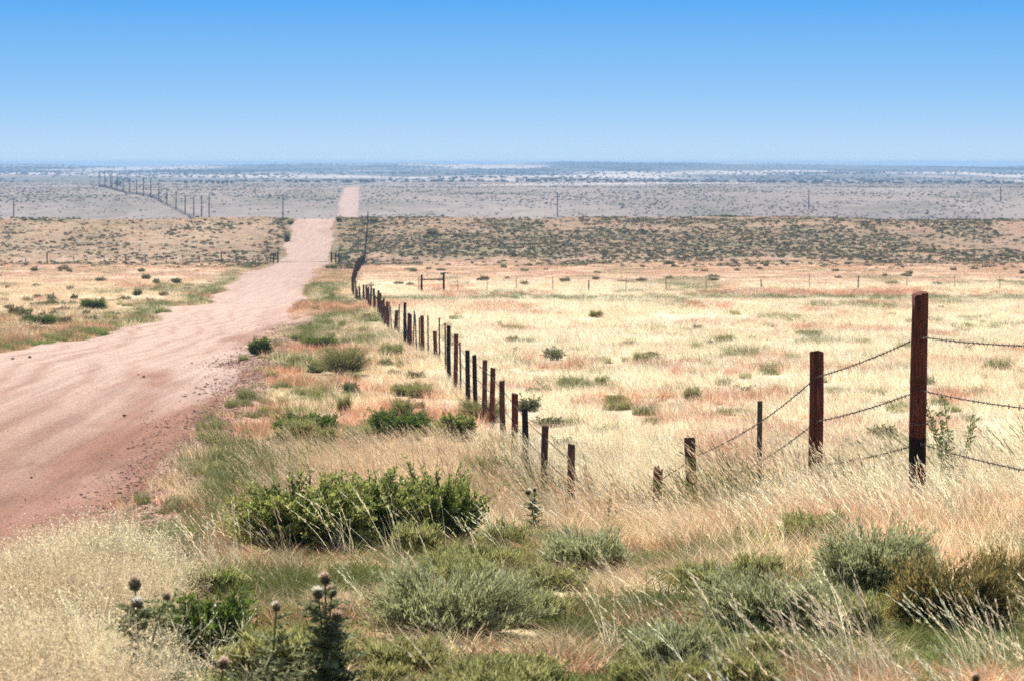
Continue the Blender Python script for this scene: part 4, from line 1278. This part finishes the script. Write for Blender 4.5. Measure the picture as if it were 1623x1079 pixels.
x, d, z = at_d(537.5, 424); o = post_mesh(.11, 1.3, .4, 78, False, 8, 6).build('post', M['wood_brown'], cg); o.location = (x - (l + r) / 2, d - 423, z - cz)


# ------------------------------------------------------------------ utility poles
def utility_pole(h, r=.27):
    root = empty('utility_pole', (0, 0, 0))
    mb = MB(); v, f = tube(np.array([[0, 0, -1.], [0, 0, h * .5], [0, 0, h]]), np.array([r, r * .85, r * .65]), 10); mb.add(v, f); mb.build('pole', M['pole'], root)
    mb = MB(); v, f = box((0, -.14, h - .5), (1.5, .12, .14)); mb.add(v, f); mb.build('crossarm', M['pole'], root)
    mb = MB()
    for sx in (-.65, 0, .65):
        zz = h - .43 if sx else h
        v, f = tube(np.array([[sx, -.14 if sx else 0, zz], [sx, -.14 if sx else 0, zz + .18]]), .05, 6); mb.add(v, f)
    mb.build('insulators', M['ceramic'], root)
    return root


pole0 = utility_pole(9.6)
first = True


def put_pole(px, ytop, d, label, group):
    global first
    o = pole0 if first else copy_tree(pole0); first = False
    x = (px - CX) / F * d; g = gz(x, d); o.location = (x, d, g)
    top = ZC - (ytop - HY) / F * d
    o.scale = (1, 1, max(.7, (top - g) / 9.6)); o.rotation_euler = (0, 0, random.uniform(-.1, .1))
    tag(o, label, 'utility pole', group)


row = [(331.5, 312, 1130), (319.5, 310, 1145), (307, 312, 1165), (293.5, 311, 1180), (279, 305, 1210), (264.5, 300, 1245), (251.5, 290, 1280), (239, 282, 1310),
       (227.5, 283, 1345), (216.5, 285, 1390), (205.5, 285, 1430), (195, 284, 1470), (185.5, 278, 1520), (177.5, 272, 1570), (175, 277, 1600), (166, 272, 1690), (158, 272, 1740)]
lab_row = 'thin distant pole in the row receding over the plain left of the road'
for px, yt, d in row: put_pole(px, yt, d, lab_row, 'receding row of utility poles')
for px, yt, d, lb in ((21.5, 315, 1130, 'lone utility pole at far left of the plain'), (448.5, 308, 1130, 'utility pole beside the crest of the road, between the pole row and the road'),
                      (883.5, 306, 1160, 'reddish lone utility pole on the plain right of the road'), (1282, 302, 1215, 'lone utility pole on the plain above the second tall fence post'),
                      (1586, 300, 1290, 'lone utility pole farthest right on the plain')):
    put_pole(px, yt, d, lb, 'utility poles crossing the plain')
# brushy fence line below the receding row
mb = MB(); pth = []
for t in np.linspace(0, 1, 150):
    d = 1110 + t * 640
    px = np.interp(d, [1110, 1165, 1245, 1310, 1430, 1570, 1750], [322, 296, 258, 238, 200, 172, 156])
    x = (px - CX) / F * d; pth.append((x, d, gz(x, d)))
for k, (x, d, z) in enumerate(pth):
    h = 1.3 + .5 * math.sin(k * 2.3)
    v, f = box((x, d, z + h / 2 - .2), (.2, .2, h + .4)); mb.add(v, f)
pth = np.array(pth)
for zz in (.4, .8, 1.2):
    v, f = tube(pth + UP * zz, .028, 4); mb.add(v, f)
tag(mb.build('wire_fence', M['pole']), 'dark far fence line under the receding row of poles', 'fence')

# trees on the far plain
def far_tree(px, d, h, w, label, group=None):
    x, dd, z = at_d(px, d); root = empty('juniper_tree', (x, dd, z))
    mb = MB(); v, f = tube(np.array([[0, 0, -.3], [0, 0, h * .6]]), np.array([.3, .1]), 6); mb.add(v, f); mb.build('trunk', M['stem'], root)
    n = 420; P = rng.normal(0, 1, (n, 3)); P /= np.linalg.norm(P, axis=1, keepdims=True); P *= rng.uniform(.4, 1, (n, 1)) ** .5
    P = P * np.array([w / 2, w / 2, h * .42]) + UP * h * .58
    V, f = leaves(P, P - UP * h * .4 + rng.normal(0, 1.5, (n, 3)), rng.uniform(.5, 1., n), rng.uniform(.2, .45, n))
    mb = MB(); mb.add(V, f, np.repeat(np.clip(np.array([.05, .065, .04]) * (1 + .2 * rng.normal(size=(n, 1))), .01, .3), 4, 0)); mb.build('crown', M['fine'], root)
    tag(root, label, 'tree', group)


far_tree(437, 6000, 7, 8, 'tiny lone tree on the skyline above the road')
far_tree(187, 1850, 3.6, 4.6, 'small dark juniper behind the far end of the pole row')
for px in (295, 318, 328, 337, 346, 353, 360, 367):
    far_tree(px, 2180 + random.uniform(-40, 40), random.uniform(1.6, 2.6), random.uniform(1.8, 4. if px == 295 else 2.4), 'tiny dark tree in the short line of trees on the hazy plain', 'line of trees on the plain')

# ------------------------------------------------------------------ clods and gravel
clod_me = []
for k in range(3):
    mb = MB(); th = np.linspace(0, np.pi, 6)
    v, f = tube(np.stack([0 * th, 0 * th, -np.cos(th) * .04 + .025], 1), np.maximum(np.sin(th), .08) * .075, 8)
    v = v * (1 + .22 * rng.normal(size=(len(v), 1))); mb.add(v, f); me = mb.mesh('dirt_clod'); me.materials.append(M['clod']); clod_me.append(me)
for k, (px, py, s, lb) in enumerate([(197, 659, 1., 'dark clod lying alone on the near road'), (228, 598, 1., 'dark clod on the pale gravel, the larger of a close pair'), (219, 594, .6, 'dark clod on the pale gravel, the smaller of a close pair'),
                                     (20, 569, 1.2, 'dark clod nearest the road edge where the road leaves view'), (47, 567, 1.4, 'dark clod on the road beside the outermost one'), (50, 757, .6, 'small dark clod on the darkest stretch of road'),
                                     (308, 650, .6, 'small dark clod at the gravel shoulder'), (177, 490, 1., 'small dark clod near the far road edge')]):
    d = np.geomspace(30, 300, 4000); zr = ZC - (py - HY) / F * d; i = np.argmax(valley(d) + ZC >= zr); dd = float(d[i]); xx = (px - CX) / F * dd
    o = bpy.data.objects.new('dirt_clod', clod_me[k % 3]); COL.objects.link(o); o.location = (xx, dd, road_z(xx, dd)); o.scale = (s * .75, s * .6, s * .6); o.rotation_euler = (0, 0, k)
    tag(o, lb, 'clod')
gp = []
for k in range(3):
    mb = MB(); th = np.linspace(0, np.pi, 5)
    v, f = tube(np.stack([0 * th, 0 * th, -np.cos(th) * .5], 1), np.maximum(np.sin(th), .08) * .6, 6)
    v = v * (1 + .2 * rng.normal(size=(len(v), 1))); mb.add(v, f); gp.append(mb.build('pebble_%d' % k, M['grass'] if False else M['scrub'], link=False))
n = 42000
d = np.exp(rng.uniform(np.log(34), np.log(150), n)); l, r = edges(d)
sh = rng.uniform(0, 1, n) < .45
x = np.where(sh, r + rng.normal(.35, .6, n), l + (r - l) * rng.uniform(0, 1, n))
uu = np.clip((2 * x - l - r) / (r - l), -1, 1)
zr = valley(d) + .07 * (1 - np.abs(uu) ** 2.2) - .05 + ZC
z = np.where(x > r - .05, height(x, d), zr)
s = np.where(sh, rng.uniform(.012, .045, n) * (1 + .8 * (rng.uniform(0, 1, n) < .1)), rng.uniform(.005, .014, n))
cc = np.array([[.60, .42, .33], [.42, .25, .18], [.72, .60, .50], [.34, .22, .17]])[rng.integers(0, 4, n)]
scl = np.stack([s * rng.uniform(.8, 1.5, n), s, s * rng.uniform(.5, .9, n)], 1)
o = scatter('gravel', gp, np.stack([x, d, z + s * .1], 1), rng.uniform(0, 6.28, n), scl, cc, rng.integers(0, 3, n), 'loose pink and brown gravel along the road shoulder')
o['category'] = 'gravel'

# ------------------------------------------------------------------ air
HZ = 2.0e-4
mb = MB(); v, f = box((0, 4690, (ZC + 3 - 40) / 2), (11000, 9900, ZC + 3 + 40)); mb.add(v, f)
hz = bpy.data.materials.new('air'); hz.use_nodes = True; t = hz.node_tree; t.nodes.clear()
ov = t.nodes.new('ShaderNodeOutputMaterial'); pv = t.nodes.new('ShaderNodeVolumePrincipled')
pv.inputs['Density'].default_value = HZ; pv.inputs['Color'].default_value = (.48, .72, 1., 1); pv.inputs['Anisotropy'].default_value = .0
t.links.new(pv.outputs[0], ov.inputs['Volume'])
o = mb.build('haze', hz); tag(o, 'thin blue haze over the far plain', None, None, 'stuff')

# ------------------------------------------------------------------ light, sky, camera
EXPO = .75
sun_v = Vector((-.16, .60, .78)).normalized()
elev = math.asin(sun_v.z); azim = math.atan2(sun_v.x, sun_v.y)
sl = bpy.data.lights.new('sun', 'SUN'); sl.energy = 5.; sl.angle = math.radians(.53); sl.color = (1., .95, .87)
so = bpy.data.objects.new('sun', sl); COL.objects.link(so); so.rotation_euler = (-sun_v).to_track_quat('-Z', 'Y').to_euler(); so.location = (0, 0, 60)
w = bpy.data.worlds.new('World'); scene.world = w; w.use_nodes = True; t = w.node_tree
bg = t.nodes['Background']; BGS = .07; bg.inputs['Strength'].default_value = BGS
sky = t.nodes.new('ShaderNodeTexSky'); sky.sky_type = 'NISHITA'; sky.sun_disc = False; sky.sun_elevation = elev; sky.sun_rotation = azim
sky.air_density = 1.; sky.dust_density = .6; sky.ozone_density = 2.
tc = t.nodes.new('ShaderNodeTexCoord'); sp = t.nodes.new('ShaderNodeSeparateXYZ'); t.links.new(tc.outputs['Generated'], sp.inputs[0])
mr = t.nodes.new('ShaderNodeMapRange'); mr.inputs['From Min'].default_value = 0; mr.inputs['From Max'].default_value = .06; t.links.new(sp.outputs['Z'], mr.inputs['Value'])
cr = t.nodes.new('ShaderNodeValToRGB'); e = cr.color_ramp.elements
for k, (p_, c_) in enumerate(((0., (.56, .75, .955)), (.42, (.30, .585, .94)), (.95, (.115, .42, .92)))):
    if k >= 2: e.new(.5)
    e[k].position = p_; e[k].color = (*c_, 1)
t.links.new(mr.outputs['Result'], cr.inputs['Fac'])
vm = t.nodes.new('ShaderNodeVectorMath'); vm.operation = 'SCALE'; vm.inputs['Scale'].default_value = 1. / (BGS * 2 ** EXPO); t.links.new(cr.outputs['Color'], vm.inputs[0])
m2 = t.nodes.new('ShaderNodeMapRange'); m2.inputs['From Min'].default_value = .06; m2.inputs['From Max'].default_value = .3; m2.interpolation_type = 'SMOOTHSTEP'; t.links.new(sp.outputs['Z'], m2.inputs['Value'])
mx = t.nodes.new('ShaderNodeMix'); mx.data_type = 'RGBA'; t.links.new(m2.outputs['Result'], mx.inputs[0]); t.links.new(vm.outputs[0], mx.inputs[6]); t.links.new(sky.outputs[0], mx.inputs[7])
t.links.new(mx.outputs[2], bg.inputs['Color'])

cam = bpy.data.cameras.new('camera'); co = bpy.data.objects.new('camera', cam); COL.objects.link(co); scene.camera = co
cam.sensor_width = 36.; cam.lens = 36. * F / 1623.; cam.clip_start = .5; cam.clip_end = 20000.
cam.shift_y = -(1079 / 2 - HY) / 1623.
co.location = (0, 0, ZC); co.rotation_euler = (math.pi / 2, 0, 0)
cam.dof.use_dof = True; cam.dof.focus_distance = 23.; cam.dof.aperture_fstop = 9.

vs = scene.view_settings; vs.view_transform = 'Standard'; vs.look = 'None'; vs.exposure = EXPO; vs.gamma = 1.
cy = scene.cycles; cy.max_bounces = 6; cy.diffuse_bounces = 3; cy.transmission_bounces = 4; cy.volume_bounces = 0; cy.transparent_max_bounces = 4
cy.use_denoising = False; cy.sample_clamp_indirect = 6.
